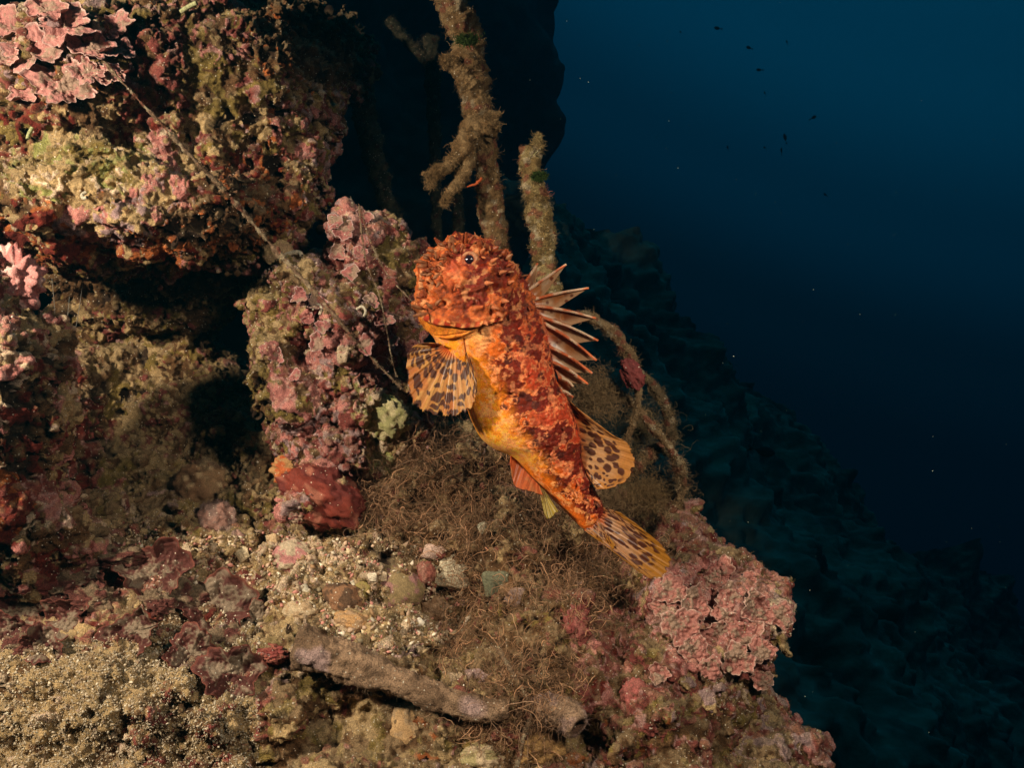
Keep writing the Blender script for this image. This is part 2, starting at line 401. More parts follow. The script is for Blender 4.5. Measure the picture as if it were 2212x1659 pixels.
reef("seabed",
     [(80, 1560, .70, 330, 210, .11), (420, 1600, .70, 300, 170, .11), (240, 1370, .76, 330, 150, .11), (680, 1500, .72, 280, 170, .11),
      (960, 1600, .71, 300, 140, .11), (1200, 1500, .73, 250, 190, .12), (1440, 1590, .72, 240, 140, .11), (600, 1270, .82, 320, 120, .11),
      (860, 1250, .81, 240, 140, .11), (950, 1110, .85, 200, 130, .11), (1050, 1010, .87, 130, 80, .09), (1100, 1210, .81, 230, 150, .11),
      (1210, 1350, .77, 210, 150, .11), (1290, 1130, .84, 110, 60, .08), (250, 1820, .66, 500, 160, .1), (900, 1820, .66, 500, 160, .1), (1450, 1830, .68, 400, 150, .1), (300, 1210, .84, 300, 90, .1)],
     505, W(sand=3, brown=5.5, olive=2, rose=.9, pale=.5, lilac=.5, dark=.9),
     [(170, 1560, 330, 190, W(sand=10, pale=1, brown=.6)), (100, 1400, 200, 80, W(sand=6, brown=3)), (560, 1230, 250, 70, W(sand=6, pale=3, brown=1.5)), (800, 1330, 200, 90, W(sand=6, pale=2, brown=2)),
      (1080, 1130, 300, 170, W(brown=8, dark=1.5, sand=1, rose=.6)), (1200, 1380, 230, 130, W(brown=7, dark=2, rose=1, olive=1)), (300, 1300, 260, 100, W(rose=3, brown=4, red=1, sand=2)),
      (700, 1580, 260, 120, W(brown=5, sand=2.5, rose=1, olive=1.5, dark=.8)), (1350, 1450, 120, 160, W(rose=4, pink=2, brown=4, red=1)), (1150, 1600, 260, 90, W(brown=6, olive=1, sand=1.6, orange=.5, rose=1)),
      (430, 1580, 160, 110, W(sand=4, brown=3, rose=2, dark=.6)), (1450, 1620, 200, 100, W(brown=5, olive=1, orange=.6, rose=2.4, lilac=.6))],
     kind="structure", rough=0.95)
reef("reef_ledge",
     [(1420, 1195, .83, 110, 62, .07), (1515, 1250, .79, 90, 92, .07), (1590, 1330, .77, 92, 92, .06), (1670, 1335, .77, 42, 40, .03), (1480, 1350, .77, 120, 110, .07),
      (1590, 1430, .76, 92, 66, .06), (1540, 1550, .74, 115, 100, .07), (1640, 1655, .75, 130, 62, .07), (1740, 1700, .77, 95, 50, .06), (1370, 1120, .85, 80, 30, .05),
      (1500, 1760, .72, 300, 120, .08), (1420, 1480, .75, 130, 120, .07)],
     606, W(pink=3, rose=3, brown=4, sand=2, olive=1, lilac=1, red=.5),
     [(1480, 1320, 85, 110, W(pink=9, pale=1, lilac=1)), (1570, 1270, 90, 60, W(pink=6, rose=2, brown=1)), (1630, 1330, 100, 60, W(pink=8, pale=1)), (1560, 1400, 130, 60, W(pink=7, rose=2, sand=1)),
      (1430, 1180, 120, 60, W(rose=5, red=2, brown=4, olive=1)), (1600, 1210, 60, 40, W(rose=5, brown=4)), (1560, 1500, 130, 60, W(sand=3, brown=4, olive=.7, rose=2, lilac=1, pale=.6)),
      (1600, 1600, 150, 80, W(brown=4, rose=2, lilac=2, sand=2)), (1400, 1480, 70, 120, W(brown=5, rose=3, olive=1))],
     "pink coralline-crusted ledge dropping into blue water below the fish tail", "reef ledge", rough=0.85)

# rays from the lens find the surface to stand things on
_bv = []
for r in REEFS:
    _bv.append(BVHTree.FromPolygons(r[1].tolist(), r[7].tolist()))
def hit(u, v, dmin=0.3):
    o = Vector((0, 0, CAMZ)); d = (Vector(P(u, v, 1.0)) - o).normalized(); best = None
    for t in _bv:
        h = t.ray_cast(o + d * dmin, d, 3.0)
        if h[0] is not None and (best is None or h[3] < best[2]): best = (np.array(h[0]), np.array(h[1]), h[3])
    if best is None: return P(u, v, 0.85), np.array([0, -1.0, 0.0])
    n = best[1]
    if n[1] > 0: n = -n
    return best[0], n

def frame(n, up=(0, 0, 1)):
    n = n / np.linalg.norm(n); x = np.cross(up, n); x /= (np.linalg.norm(x) + 1e-9); return x, np.cross(n, x), n

# ------------------------------------------------------------------ strands
def strand_mesh(S, D, L, R, col, nseg=4, curl=0.5, sides=3, droop=0.0, taper=0.8, smooth_curl=0.0, colvar=0.25):
    n = len(S); D = D / (np.linalg.norm(D, axis=1, keepdims=True) + 1e-9)
    L = np.broadcast_to(L, n); R = np.broadcast_to(R, n)
    pts = [S]; d = D.copy(); k = rng.normal(size=(n, 3)) * smooth_curl
    for s in range(nseg):
        d = d + rng.normal(size=(n, 3)) * curl + np.cross(k, d); d[:, 2] -= droop
        d /= (np.linalg.norm(d, axis=1, keepdims=True) + 1e-9)
        pts.append(pts[-1] + d * (L / nseg)[:, None])
    pts = np.stack(pts, 1)
    return tube_pts(pts, R, col, sides, taper, colvar)

def tube_pts(pts, R, col, sides=3, taper=0.8, colvar=0.25):
    n, m, _ = pts.shape
    t = np.gradient(pts, axis=1); t /= (np.linalg.norm(t, axis=2, keepdims=True) + 1e-9)
    ref = np.array([0.31, -0.9, 0.27]); a = np.cross(t, ref); a /= (np.linalg.norm(a, axis=2, keepdims=True) + 1e-9); b = np.cross(t, a)
    rad = R[:, None] * (1 - taper * np.linspace(0, 1, m))[None, :]
    V = []
    for k in range(sides):
        th = 2 * math.pi * k / sides
        V.append(pts + (a * math.cos(th) + b * math.sin(th)) * rad[:, :, None])
    V = np.stack(V, 2).reshape(-1, 3)
    base = (np.arange(n) * m * sides)[:, None, None]
    i = np.arange(m - 1)[None, :, None] * sides; k = np.arange(sides)[None, None, :]
    k2 = (k + 1) % sides
    F = np.stack([base + i + k, base + i + k2, base + i + sides + k2, base + i + sides + k], -1).reshape(-1, 4)
    col = np.asarray(col, float)
    c = np.broadcast_to(col, (n, 3)) if col.ndim == 1 else col
    c = c * (1 + colvar * rng.normal(size=(n, 1)))
    c = np.repeat(c, m * sides, 0)
    return V, F, c
def join(parts):
    V = []; F = []; c = []; o = 0
    for v, f, k in parts:
        V.append(v); F.append(f + o); c.append(k); o += len(v)
    return np.concatenate(V), np.concatenate(F), np.concatenate(c)

# turf: short filaments wherever the rock carries turf crusts
def pick(cls_set, n, box=None, names=None, facing=-0.35, extra=None):
    Ps = []; Ns = []; Cs = []
    for (nm, V, N, cls, u, v, col, F) in REEFS:
        if names and nm not in names: continue
        m = np.isin(cls, cls_set) & (N[:, 1] < -facing) & (u > -60) & (u < 1950) & (v > -60) & (v < 1720)
        if box is not None: m &= box(u, v)
        i = np.nonzero(m)[0]
        Ps.append(V[i]); Ns.append(N[i]); Cs.append(col[i])
    Ps = np.concatenate(Ps); Ns = np.concatenate(Ns); Cs = np.concatenate(Cs)
    j = rng.integers(0, len(Ps), n)
    return Ps[j], Ns[j], Cs[j]

p, n_, c = pick([4, 5, 10], 46000)
V1 = strand_mesh(p, n_ + rng.normal(size=p.shape) * .5, rng.uniform(.0015, .0060, len(p)), rng.uniform(.00010, .00022, len(p)), c * 1.4 + np.array((.07, .032, .016)), nseg=3, curl=.5)
p, n_, c = pick([0, 1, 2, 6, 3, 7, 9], 15000)
V2 = strand_mesh(p, n_ + rng.normal(size=p.shape) * .6, rng.uniform(.001, .0035, len(p)), rng.uniform(.00012, .00028, len(p)), c * 1.2 + np.array((.05, .035, .02)), nseg=2, curl=.4)
V, F, c = join([V1, V2])
tag(build("turf_algae", V, F, M_STRAND, c), "short fuzzy brown and olive algae turf covering the reef rocks", "algae", kind="stuff")

# sand grains and shell gravel
def grains(n, box, size, cols, seed, lift=0.3, cls=(3, 9, 5, 0, 1, 4, 6, 10), names=("seabed",), asp=1.6):
    p, n_, c0 = pick(list(cls), n, box, names)
    oct_ = np.array([(1, 0, 0), (-1, 0, 0), (0, 1, 0), (0, -1, 0), (0, 0, 1), (0, 0, -1)], float)
    f = np.array([(0, 2, 4), (2, 1, 4), (1, 3, 4), (3, 0, 4), (2, 0, 5), (1, 2, 5), (3, 1, 5), (0, 3, 5)])
    sz = size[0] + (size[1] - size[0]) * rng.random(n) ** 3
    A = rng.normal(size=(n, 3, 3)); Q, _ = np.linalg.qr(A)
    sc = rng.uniform(.45, 1.0, (n, 1, 3)); sc[:, 0, 0] *= asp
    V = oct_[None] * sc * (1 + .3 * rng.normal(size=(n, 6, 1)))
    V = np.einsum('nij,nkj->nki', Q, V) * sz[:, None, None] + (p + n_ * (sz * lift)[:, None])[:, None, :]
    F = (f[None] + (np.arange(n) * 6)[:, None, None]).reshape(-1, 3)
    cols = np.asarray(cols); c = cols[rng.integers(0, len(cols), n)] * (1 + .2 * rng.normal(size=(n, 1)))
    return V.reshape(-1, 3), F, np.repeat(c, 6, 0)
gcols = [(.60, .48, .30), (.42, .30, .16), (.70, .60, .45), (.30, .18, .09), (.52, .36, .24), (.50, .22, .17), (.25, .2, .12)]
gravelbox = lambda u, v: (((u - 640) / 330) ** 2 + ((v - 1235) / 85) ** 2 < 1) | (((u - 850) / 170) ** 2 + ((v - 1320) / 95) ** 2 < 1) | (((u - 300) / 200) ** 2 + ((v - 1180) / 35) ** 2 < 1)
V, F, c = grains(9000, gravelbox, (.0006, .0034), gcols, 1)
tag(build("shell_gravel", V, F, M_GRAIN, c, smooth=False), "pale broken shell gravel on the ledge under the crevice", "gravel", kind="stuff")
sandbox = lambda u, v: (v > 1330 + 60 * np.sin(u * .01)) & (u < 560)
V, F, c = grains(30000, sandbox, (.0004, .0015), [(.42, .33, .22), (.47, .38, .26), (.31, .24, .15), (.55, .47, .34)], 2, lift=.5, asp=1.9)
tag(build("coarse_sand", V, F, M_GRAIN, c, smooth=False), "coarse beige sand at the lower left corner", "sand", kind="stuff")
V, F, c = grains(16000, None, (.0003, .0010), [(.60, .50, .36), (.70, .62, .50), (.45, .34, .2)], 3, lift=.5, names=None)
tag(build("silt_flecks", V, F, M_GRAIN, c, smooth=False), "fine pale flecks of silt lying on all the rocks", "sediment", kind="stuff")

# ------------------------------------------------------------------ brown tangle of filamentous algae
def tangle(n, box, L, R, col, lift, nseg=14, k=.20, curl=.30, seed=0):
    p, n_, c0 = pick(list(range(11)), n * 3, box, None)
    w_ = noise(p, 42, 5) + .7 * noise(p, 100, 6); j = np.argsort(-(w_ + .35 * rng.normal(size=len(p))))[:n]; p = p[j]; n_ = n_[j]; w_ = w_[j]
    d = rng.normal(size=p.shape); d -= n_ * (d * n_).sum(1, keepdims=True) * .6
    lf = rng.uniform(0, 1, n) * lift * (.45 + 1.1 * ss(-.2, .9, w_))
    col = np.asarray(col) * (.55 + .9 * rng.random((n, 1)) ** 1.5)
    return strand_mesh(p + n_ * lf[:, None], d, rng.uniform(L[0], L[1], n), R[0] + (R[1] - R[0]) * rng.random(n) ** 2, col, nseg=nseg, curl=curl, smooth_curl=k, taper=.85)
tb = lambda u, v: ((((u - 1120) / 150) ** 2 + ((v - 1500) / 130) ** 2 < 1) | (((u - 1010) / 230) ** 2 + ((v - 1080) / 150) ** 2 < 1) | (((u - 1200) / 230) ** 2 + ((v - 1220) / 120) ** 2 < 1) | (((u - 1120) / 170) ** 2 + ((v - 1370) / 130) ** 2 < 1))
T1 = tangle(6000, tb, (.015, .045), (.00028, .00065), (.50, .29, .16), .022)
T2 = tangle(350, tb, (.025, .055), (.0003, .0008), (.46, .28, .17), .024, k=.12, curl=.22)
T3 = tangle(30000, tb, (.005, .015), (.00010, .00022), (.36, .20, .10), .026, nseg=5, k=.5, curl=.4)
V, F, c = join([T1, T2, T3])
tag(build("filamentous_algae", V, F, M_STRAND, c), "tangled mat of brown stringy algae spread beneath the fish's belly and tail", "algae", kind="stuff")
tb2 = lambda u, v: ((((u - 1480) / 200) ** 2 + ((v - 1540) / 120) ** 2 < 1) | (((u - 1330) / 110) ** 2 + ((v - 1400) / 160) ** 2 < 1)) & (u < 1560)
T1 = tangle(500, tb2, (.02, .05), (.00015, .0003), (.20, .12, .05), .008, k=.2)
T2 = tangle(5000, tb2, (.005, .012), (.00008, .00016), (.20, .11, .045), .008, nseg=4, k=.5, curl=.4)
V, F, c = join([T1, T2])
tag(build("filamentous_algae", V, F, M_STRAND, c), "thin wispy brown algae film hanging over the lower ledge", "algae", kind="stuff")

# ------------------------------------------------------------------ plates of coralline and red algae
def plate_mesh(c, nrm, up, rad, col, rimcol, seed, cup=.35, lobes=5, knob=.0012, thick=.0012, ang=(0, 2 * math.pi), ruffle=.18, nr=46, na=120):
    r_ = np.random.default_rng(seed)
    x, y, n = frame(nrm, up)
    t = np.linspace(0, 1, nr); th = np.linspace(ang[0], ang[1], na)
    T, H = np.meshgrid(t, th, indexing='ij')
    ph = r_.uniform(0, 6.28, 6)
    out = 1 + .16 * np.sin(lobes * H + ph[0]) + .09 * np.sin(2.3 * lobes * H + ph[1]) + .05 * np.sin(5.1 * lobes * H + ph[2])
    rr = T * out * rad
    ell = r_.uniform(.75, 1.0)
    X = rr * np.cos(H); Y = rr * np.sin(H) * ell
    Z = rad * (cup * T ** 2 + ruffle * T ** 1.5 * np.sin(lobes * H * .9 + ph[3]) + .08 * np.sin(9 * T + ph[4]) * T)
    Vt = c + X[..., None] * x + Y[..., None] * y + Z[..., None] * n
    Vt = Vt.reshape(-1, 3)
    w = worley(Vt, 260, seed)[0]; fn = noise(Vt, 500, seed); mn = noise(Vt, 130, seed + 3)
    Vt = Vt + n * (knob * (1 - np.clip(w * 1.3, 0, 1) ** 2) + .0004 * fn + knob * mn)[:, None]
    Vb = Vt - n * thick * (1.2 - .8 * T.reshape(-1, 1) ** 4)
    i = np.arange(nr - 1)[:, None] * na; j = np.arange(na - 1)[None, :]
    Q = np.stack([i + j, i + j + na, i + j + na + 1, i + j + 1], -1).reshape(-1, 4)
    o = len(Vt); Qb = Q[:, ::-1] + o
    e = (nr - 1) * na + np.arange(na - 1); Qe = np.stack([e, e + o, e + o + 1, e + 1], 1)
    parts = [Q, Qb, Qe]
    Tr = T.reshape(-1)
    cc = np.asarray(col) * (1 + .3 * mn + .15 * fn)[:, None]
    silt = ss(-.1, .7, mn + .6 * fn + .62 - .8 * Tr + .35 * np.sin(H.reshape(-1) + ph[5])) * .8
    cc = mix(cc, np.array((.27, .21, .14)), silt)
    cc = mix(cc, np.asarray(rimcol), ss(.90, .985, Tr))
    band = .5 + .5 * np.sin(Tr * 22 + 2 * mn); cc = cc * (1 - .12 * band)[:, None]
    return np.concatenate([Vt, Vb]), np.concatenate(parts), np.concatenate([cc, cc * .8])

def plates(name, specs, col, rim, cat, group, labels, up0=.9, **kw):
    for k, (u, v, r, tilt, roll) in enumerate(specs):
        p, n = hit(u, v)
        px = PX(p[1])
        # shelves lean out from the rock, tilt towards the viewer
        d = np.array([math.sin(roll) * .5, -1.0, up0 * tilt]); d /= np.linalg.norm(d)
        d = d * .75 + n * .25
        Vv, Ff, cc = plate_mesh(p + np.array([0, -.007, 0]) - d * .003, d, (math.sin(roll), 0, math.cos(roll)), r * px, col, rim, 1000 + 37 * k + int(u), **kw)
        tag(build(name, Vv, Ff, M_PLATE, cc), labels[k], cat, group)

plates("coralline_plate",
       [(140, 185, 62, .7, .3), (75, 115, 55, .8, -.4), (205, 105, 48, .6, .5), (60, 205, 34, .6, .2), (30, 60, 50, .9, 0), (150, 60, 55, .8, .1), (245, 165, 30, .6, .4),
        (255, 60, 42, .7, -.3), (265, 110, 30, .6, .2), (110, 25, 40, .9, .3), (20, 130, 30, .7, -.2), (195, 160, 34, .6, .4)],
       (.50, .21, .18), (.66, .42, .36), "coralline algae", "pink coralline shelves on the overhang boulder",
       ["largest ruffled pink coralline shelf, lowest of the cluster on the overhang boulder", "broad dusty pink shelf just above the largest shelf",
        "pink shelf with grey silt at the middle of the overhang's shelf cluster", "small bright pink shelf tucked under the left of the cluster",
        "silted pink shelf touching the left frame edge near the top", "wide dull pink shelf above the middle of the cluster",
        "small pink shelf at the right end of the lowest row", "grey-topped pink shelf at the upper right of the cluster",
        "small pink shelf beneath the grey-topped one", "topmost pale pink shelf of the overhang's cluster", "little pink shelf at the left edge below the silted one",
        "small pink shelf above the right half of the largest shelf"], lobes=4, knob=.0012, cup=.25)
plates("red_leaf_plate",
       [(345, 1235, 72, .5, .1), (300, 1360, 58, .3, -.3), (470, 1310, 88, .6, .3), (505, 1450, 70, .3, .5), (420, 1400, 52, .5, .2), (60, 1310, 52, .3, .2), (150, 1330, 50, .5, -.2),
        (30, 1360, 40, .2, .2), (100, 1390, 46, .2, .3), (565, 1330, 36, .7, -.5), (200, 1240, 40, .7, .3)],
       (.105, .030, .022), (.20, .060, .040), "red algae", "rusty leaf-like algae at lower left",
       ["round rusty leaf alga with a curled pale rim, topmost of the lower left rosette", "oval dark red leaf alga at the left side of the rosette",
        "largest brown-red leaf alga in the middle of the rosette", "low dark red leaf alga with white crumbs, bottom of the rosette", "small brown leaf alga folded between the largest and the bottom ones",
        "curled maroon leaf alga near the left frame edge", "dusty maroon leaf alga right of the curled one", "thin maroon leaf alga at the very left edge above the sand",
        "maroon leaf alga lying on the sand border", "small crimson leaf alga at the right tip of the rosette", "little rusty leaf alga above the dusty maroon one"],
       lobes=3, knob=.0022, cup=.35, ruffle=.34)
sp = [(688, 655, 20), (700, 705, 16), (650, 640, 18), (745, 500, 24), (790, 470, 18), (725, 480, 18), (830, 690, 22), (845, 735, 20), (790, 745, 26), (820, 790, 24), (690, 740, 20), (670, 690, 14), (760, 590, 20),
      (600, 770, 18), (640, 810, 16), (850, 690, 16), (805, 650, 18), (735, 545, 22), (780, 545, 16)]
plates("coralline_lobe", [(u, v, r, .5, math.sin(k * 2.1) * .8) for k, (u, v, r) in enumerate(sp)],
       (.36, .125, .11), (.62, .42, .38), "coralline algae", "small rose coralline lobes on the pinnacle",
       ["small white-rimmed rose coralline lobe on the pinnacle's rock face"] * len(sp), lobes=3, knob=.001, nr=22, na=60)
sp = [(1450, 1270, 40), (1500, 1300, 36), (1470, 1350, 42), (1545, 1240, 40), (1580, 1290, 38), (1630, 1310, 40), (1680, 1325, 28), (1600, 1360, 40), (1540, 1370, 36), (1500, 1400, 34), (1590, 1420, 34), (1640, 1400, 30),
      (1640, 1460, 26), (1430, 1310, 28), (1530, 1440, 26), (1420, 1450, 22), (1560, 1320, 28), (1610, 1250, 22)]
plates("coralline_knoll", [(u, v, r, .35, math.sin(k * 1.7) * .8) for k, (u, v, r) in enumerate(sp)],
       (.46, .19, .15), (.60, .38, .30), "coralline algae", "salmon pink coralline crusts on the ledge",
       ["bumpy salmon pink coralline crust on the sunlit ledge below the tail"] * len(sp), lobes=3, knob=.0034, nr=44, na=120, cup=.02, ruffle=.07)

# ------------------------------------------------------------------ lumps, stones, shells
def ball(c, r, seed, nlat=48, nlon=72, rough=.12, sc=(1, 1, 1), freq=2.2, rotz=0.0, fine=.03):
    th = np.linspace(0.02, math.pi - .02, nlat); ph = np.linspace(0, 2 * math.pi, nlon, endpoint=False)
    T, Pp = np.meshgrid(th, ph, indexing='ij')
    D = np.stack([np.sin(T) * np.cos(Pp), np.sin(T) * np.sin(Pp), np.cos(T)], -1).reshape(-1, 3)
    k = 1 + rough * noise(D * .01, freq * 100 / 1.0, seed) + rough * .6 * noise(D * .01, freq * 220, seed + 1) + fine * noise(D * .01, freq * 700, seed + 2)
    w = worley(D * .01, freq * 150, seed + 5)[0]; k += rough * (0.5 - w) * .8
    V = D * k[:, None] * r * np.array(sc)
    a = rotz; R = np.array([[math.cos(a), 0, math.sin(a)], [0, 1, 0], [-math.sin(a), 0, math.cos(a)]])
    V = V @ R.T + c
    i = np.arange(nlat - 1)[:, None] * nlon; j = np.arange(nlon)[None, :]; j2 = (j + 1) % nlon
    Q = np.stack([i + j, i + nlon + j, i + nlon + j2, i + j2], -1).reshape(-1, 4)
    return V, Q, D, w
for k, (u, v, ru, rv) in enumerate(((390, 1290, 50, 36), (500, 1390, 60, 40), (330, 1310, 40, 30), (120, 1270, 60, 40), (200, 1300, 45, 34), (445, 1450, 48, 30), (50, 1400, 50, 26), (540, 1330, 34, 30), (250, 1205, 50, 24))):
    p_, n_ = hit(u, v); V, Q, D, w = ball(np.zeros(3), ru * PX(p_[1]), 900 + k, sc=(1, .6, rv / ru), rough=.3, freq=3.2, fine=.06)
    cc = mix(np.array((.14, .045, .034)), np.array((.22, .15, .09)), ss(-.1, .4, noise(D * .01, 300, 70 + k) + .5 * D[:, 2]))
    o = build("maroon_algae_lump", V, Q, M_REEF, cc * (1 + .3 * noise(D * .01, 900, k))[:, None]); o.location = p_ + np.array([0, .004, 0])
    tag(o, "lumpy maroon algae cushion dusted with silt among the rusty leaves", "red algae", "maroon algae cushions at lower left")
def lump(name, u, v, ru, rv, cols, seed, label, cat, group=None, rough=.14, rot=0.0, depth=.7, sink=.35, mat=None, freq=2.2, fuzz=0, blend=.0, fine=.03):
    p, n = hit(u, v); px = PX(p[1]); r = ru * px
    c = p + np.array([0, r * depth * (sink - .0), 0]) * .6
    V, Q, D, w = ball(np.zeros(3), r, seed, sc=(1, depth, rv / ru), rough=rough, rotz=rot, freq=freq, fine=fine)
    m = noise(D * .01, 260, seed + 9) + .4 * noise(D * .01, 900, seed + 10)
    cc = mix(np.asarray(cols[0]), np.asarray(cols[1]), ss(-.15 - blend, .15 + blend, m))
    if len(cols) > 2: cc = mix(cc, np.asarray(cols[2]), ss(.3, .5, noise(D * .01, 400, seed + 11)))
    cc = cc * (1 + .2 * noise(D * .01, 1500, seed + 12))[:, None]
    o = build(name, V, Q, mat or M_STONE, cc); o.location = c
    tag(o, label, cat, group)
    if fuzz:
        N = vnormals(V, Q); j = rng.integers(0, len(V), fuzz); j = j[D[j, 1] < .5]
        Vf, Ff, cf = strand_mesh(V[j], N[j] + .4 * rng.normal(size=(len(j), 3)), rng.uniform(.002, .007, len(j)), .00016, cc[j] * .9 + .05, nseg=4, curl=.35)
        build("fuzz", Vf, Ff, M_STRAND, cf, parent=o)
    return o
lump("red_sponge", 690, 1075, 92, 62, [(.19, .032, .018), (.12, .02, .014), (.30, .10, .06)], 11, "lumpy blood-red sponge at the foot of the pinnacle", "sponge", rough=.17, rot=.5, mat=M_PLATE, freq=3.0, depth=.6, fine=.06)
lump("orange_sponge", 632, 1015, 46, 36, [(.46, .11, .03), (.48, .26, .10), (.50, .10, .03)], 12, "orange-topped sponge knob above the blood-red sponge", "sponge", rough=.16, mat=M_PLATE, freq=3, depth=.7)
lump("coralline_lump", 632, 1105, 36, 26, [(.50, .17, .16), (.55, .38, .26)], 13, "pink and cream lump under the left end of the red sponge", "coralline algae", rough=.25, freq=4)
lump("crusted_stone", 715, 1128, 34, 16, [(.50, .36, .22), (.22, .12, .06)], 14, "beige crusted stone under the red sponge", "stone", rough=.2)
lump("green_crust", 830, 905, 52, 44, [(.34, .31, .13), (.50, .42, .22), (.25, .24, .08)], 15, "yellow-green crusted lump below the pectoral fin", "sponge", rough=.22, freq=3, depth=.5)
lump("green_crust", 815, 985, 38, 52, [(.42, .38, .22), (.30, .30, .12)], 16, "pale green hanging lump below the yellow-green one", "sponge", rough=.2, freq=3, depth=.5, rot=-.4)
lump("tufted_lump", 440, 1060, 68, 62, [(.30, .18, .09), (.22, .12, .06), (.5, .36, .2)], 17, "fuzzy brown knob standing in the crevice mouth", "algae", rough=.16, fuzz=2600, depth=.8)
lump("tufted_lump", 465, 1125, 40, 38, [(.24, .15, .12), (.30, .16, .12)], 18, "smaller purple-brown fuzzy knob at the foot of the crevice knob", "algae", rough=.16, fuzz=900)
lump("holed_pink_lump", 32, 612, 60, 66, [(.58, .25, .22), (.5, .18, .16), (.66, .42, .36)], 19, "bright pink lump with dark holes at the left frame edge", "coralline algae", rough=.34, freq=3, sink=-.6, depth=.6)
lump("beige_lump", 600, 545, 32, 30, [(.42, .30, .15), (.36, .24, .13)], 20, "round beige knob on the pinnacle's left shoulder", "sponge", rough=.1, sink=-.2)
lump("rose_lump", 675, 655, 26, 24, [(.48, .12, .14), (.40, .09, .10)], 21, "round rose knob in the middle of the pinnacle", "coralline algae", rough=.12)
lump("pink_pebble", 632, 1205, 42, 36, [(.44, .19, .17), (.46, .36, .24)], 31, "pink and beige rounded stone in the gravel under the red sponge", "stone", rough=.14)
lump("mossy_pebble", 862, 1272, 56, 46, [(.24, .17, .08), (.28, .14, .12)], 32, "yellow-green stone with a pink end in the gravel's centre", "stone", rough=.08, rot=.4, freq=1.6, fine=.015)
lump("dark_pebble", 742, 1300, 48, 36, [(.10, .055, .03), (.24, .12, .06)], 33, "dark brown stone left of the yellow-green stone", "stone", rough=.14, rot=.5, freq=1.8)
lump("tan_pebble", 760, 1345, 38, 22, [(.46, .26, .11), (.38, .24, .13)], 34, "tan orange stone just below the dark brown stone", "stone", rough=.14, rot=.3)
lump("brown_pebble", 938, 1308, 34, 36, [(.26, .15, .08), (.34, .22, .13)], 35, "rounded brown stone right of the yellow-green stone", "stone", rough=.12)
lump("olive_pebble", 782, 1277, 20, 20, [(.28, .22, .07), (.25, .18, .07)], 36, "small olive stone between the dark and the yellow-green stones", "stone", rough=.1)
lump("pale_pebble", 648, 1320, 36, 26, [(.40, .27, .15), (.48, .36, .22)], 37, "pale flat stone left of the dark brown stone", "stone", rough=.12)
lump("small_red_stone", 918, 1240, 22, 26, [(.22, .07, .05), (.30, .14, .10)], 38, "small red stone above the brown stone", "stone", rough=.16)
lump("tan_cobble", 880, 1580, 42, 54, [(.42, .26, .12), (.36, .24, .13)], 39, "tall tan cobble below the dead branch", "stone", rough=.1, freq=1.6, fine=.015)
lump("ochre_lump", 1160, 1620, 62, 38, [(.38, .22, .08), (.28, .16, .06)], 40, "ochre fuzzy lump near the bottom edge under the short branch end", "sponge", rough=.16, fuzz=1400)
lump("ochre_lump", 1040, 1640, 46, 30, [(.48, .36, .22), (.34, .28, .13)], 41, "pale cracked lump at the bottom edge right of the tan cobble", "sponge", rough=.18)
lump("rose_stone", 1370, 1500, 32, 30, [(.42, .12, .10), (.30, .10, .08)], 42, "rose-coloured stone in the brown film left of the lower ledge", "stone", rough=.14)
lump("crimson_clump", 1245, 1360, 30, 46, [(.24, .06, .05), (.30, .10, .08)], 43, "crimson knobbly clump beside the stringy algae", "coralline algae", rough=.3, freq=4)
lump("crimson_clump", 590, 1415, 30, 18, [(.22, .05, .04), (.28, .09, .06)], 44, "small crimson clump right of the rusty rosette", "coralline algae", rough=.3, freq=4)

def shell(u, v, r, rot, col, seed, label, kind="shell_fragment", asp=.5):
    p, n = hit(u, v); px = PX(p[1]); r = r * px
    nr, na = 14, 26
    t = np.linspace(0, 1, nr); th = np.linspace(-1.25, 1.25, na); T, H = np.meshgrid(t, th, indexing='ij')
    rr = T * (1 + .08 * np.sin(5 * H + seed)) * 2 * r
    X = rr * np.sin(H) * asp * 1.2; Y = rr * np.cos(H) - r; Z = r * .55 * np.sin(np.clip(T, 0, 1) * 2.4) * np.cos(H * .9) + r * .03 * np.sin(T * 40)
    ca, sa = math.cos(rot), math.sin(rot)
    x = np.array([ca, 0, sa]); y = np.array([-sa, 0, ca]); nn = np.array([0, -1, 0.0]) * .8 + n * .4
    V = (X[..., None] * x + Y[..., None] * y + Z[..., None] * nn).reshape(-1, 3)
    i = np.arange(nr - 1)[:, None] * na; j = np.arange(na - 1)[None, :]
    Q = np.stack([i + j, i + j + na, i + j + na + 1, i + j + 1], -1).reshape(-1, 4)
    cc = np.asarray(col) * (1 + .22 * noise(V, 500, seed) + .12 * np.sin(T.reshape(-1) * 30))[:, None]
    o = build(kind, V, Q, M_STONE, cc); o.location = p + np.array([0, -.001, 0])
    s = o.modifiers.new("thick", 'SOLIDIFY'); s.thickness = .0010
    return tag(o, label, "shell", "broken shells on the gravel")
shell(975, 1228, 40, 2.3, (.58, .50, .34), 1, "large cream broken shell at the border of gravel and stringy algae", asp=.55)
shell(1068, 1258, 30, .8, (.15, .15, .09), 2, "grey-green shell piece half buried in the stringy algae")
shell(935, 1190, 17, .2, (.55, .38, .30), 3, "small pinkish round shell above the cream broken shell", asp=.7)
shell(825, 1245, 12, 1.0, (.62, .48, .32), 4, "tiny cream shell sliver left of the pinkish shell")
shell(1045, 1140, 13, 1.9, (.50, .46, .32), 5, "small grey-white shell chip in the upper stringy algae")
shell(905, 1345, 11, .4, (.75, .68, .55), 6, "tiny white shell below the brown stone")
shell(805, 1245, 10, -.6, (.70, .60, .44), 7, "tiny whitish shell sliver above the yellow-green stone")
shell(525, 1195, 15, 1.2, (.60, .48, .30), 8, "cream shell chip on the gravel under the fuzzy knob")
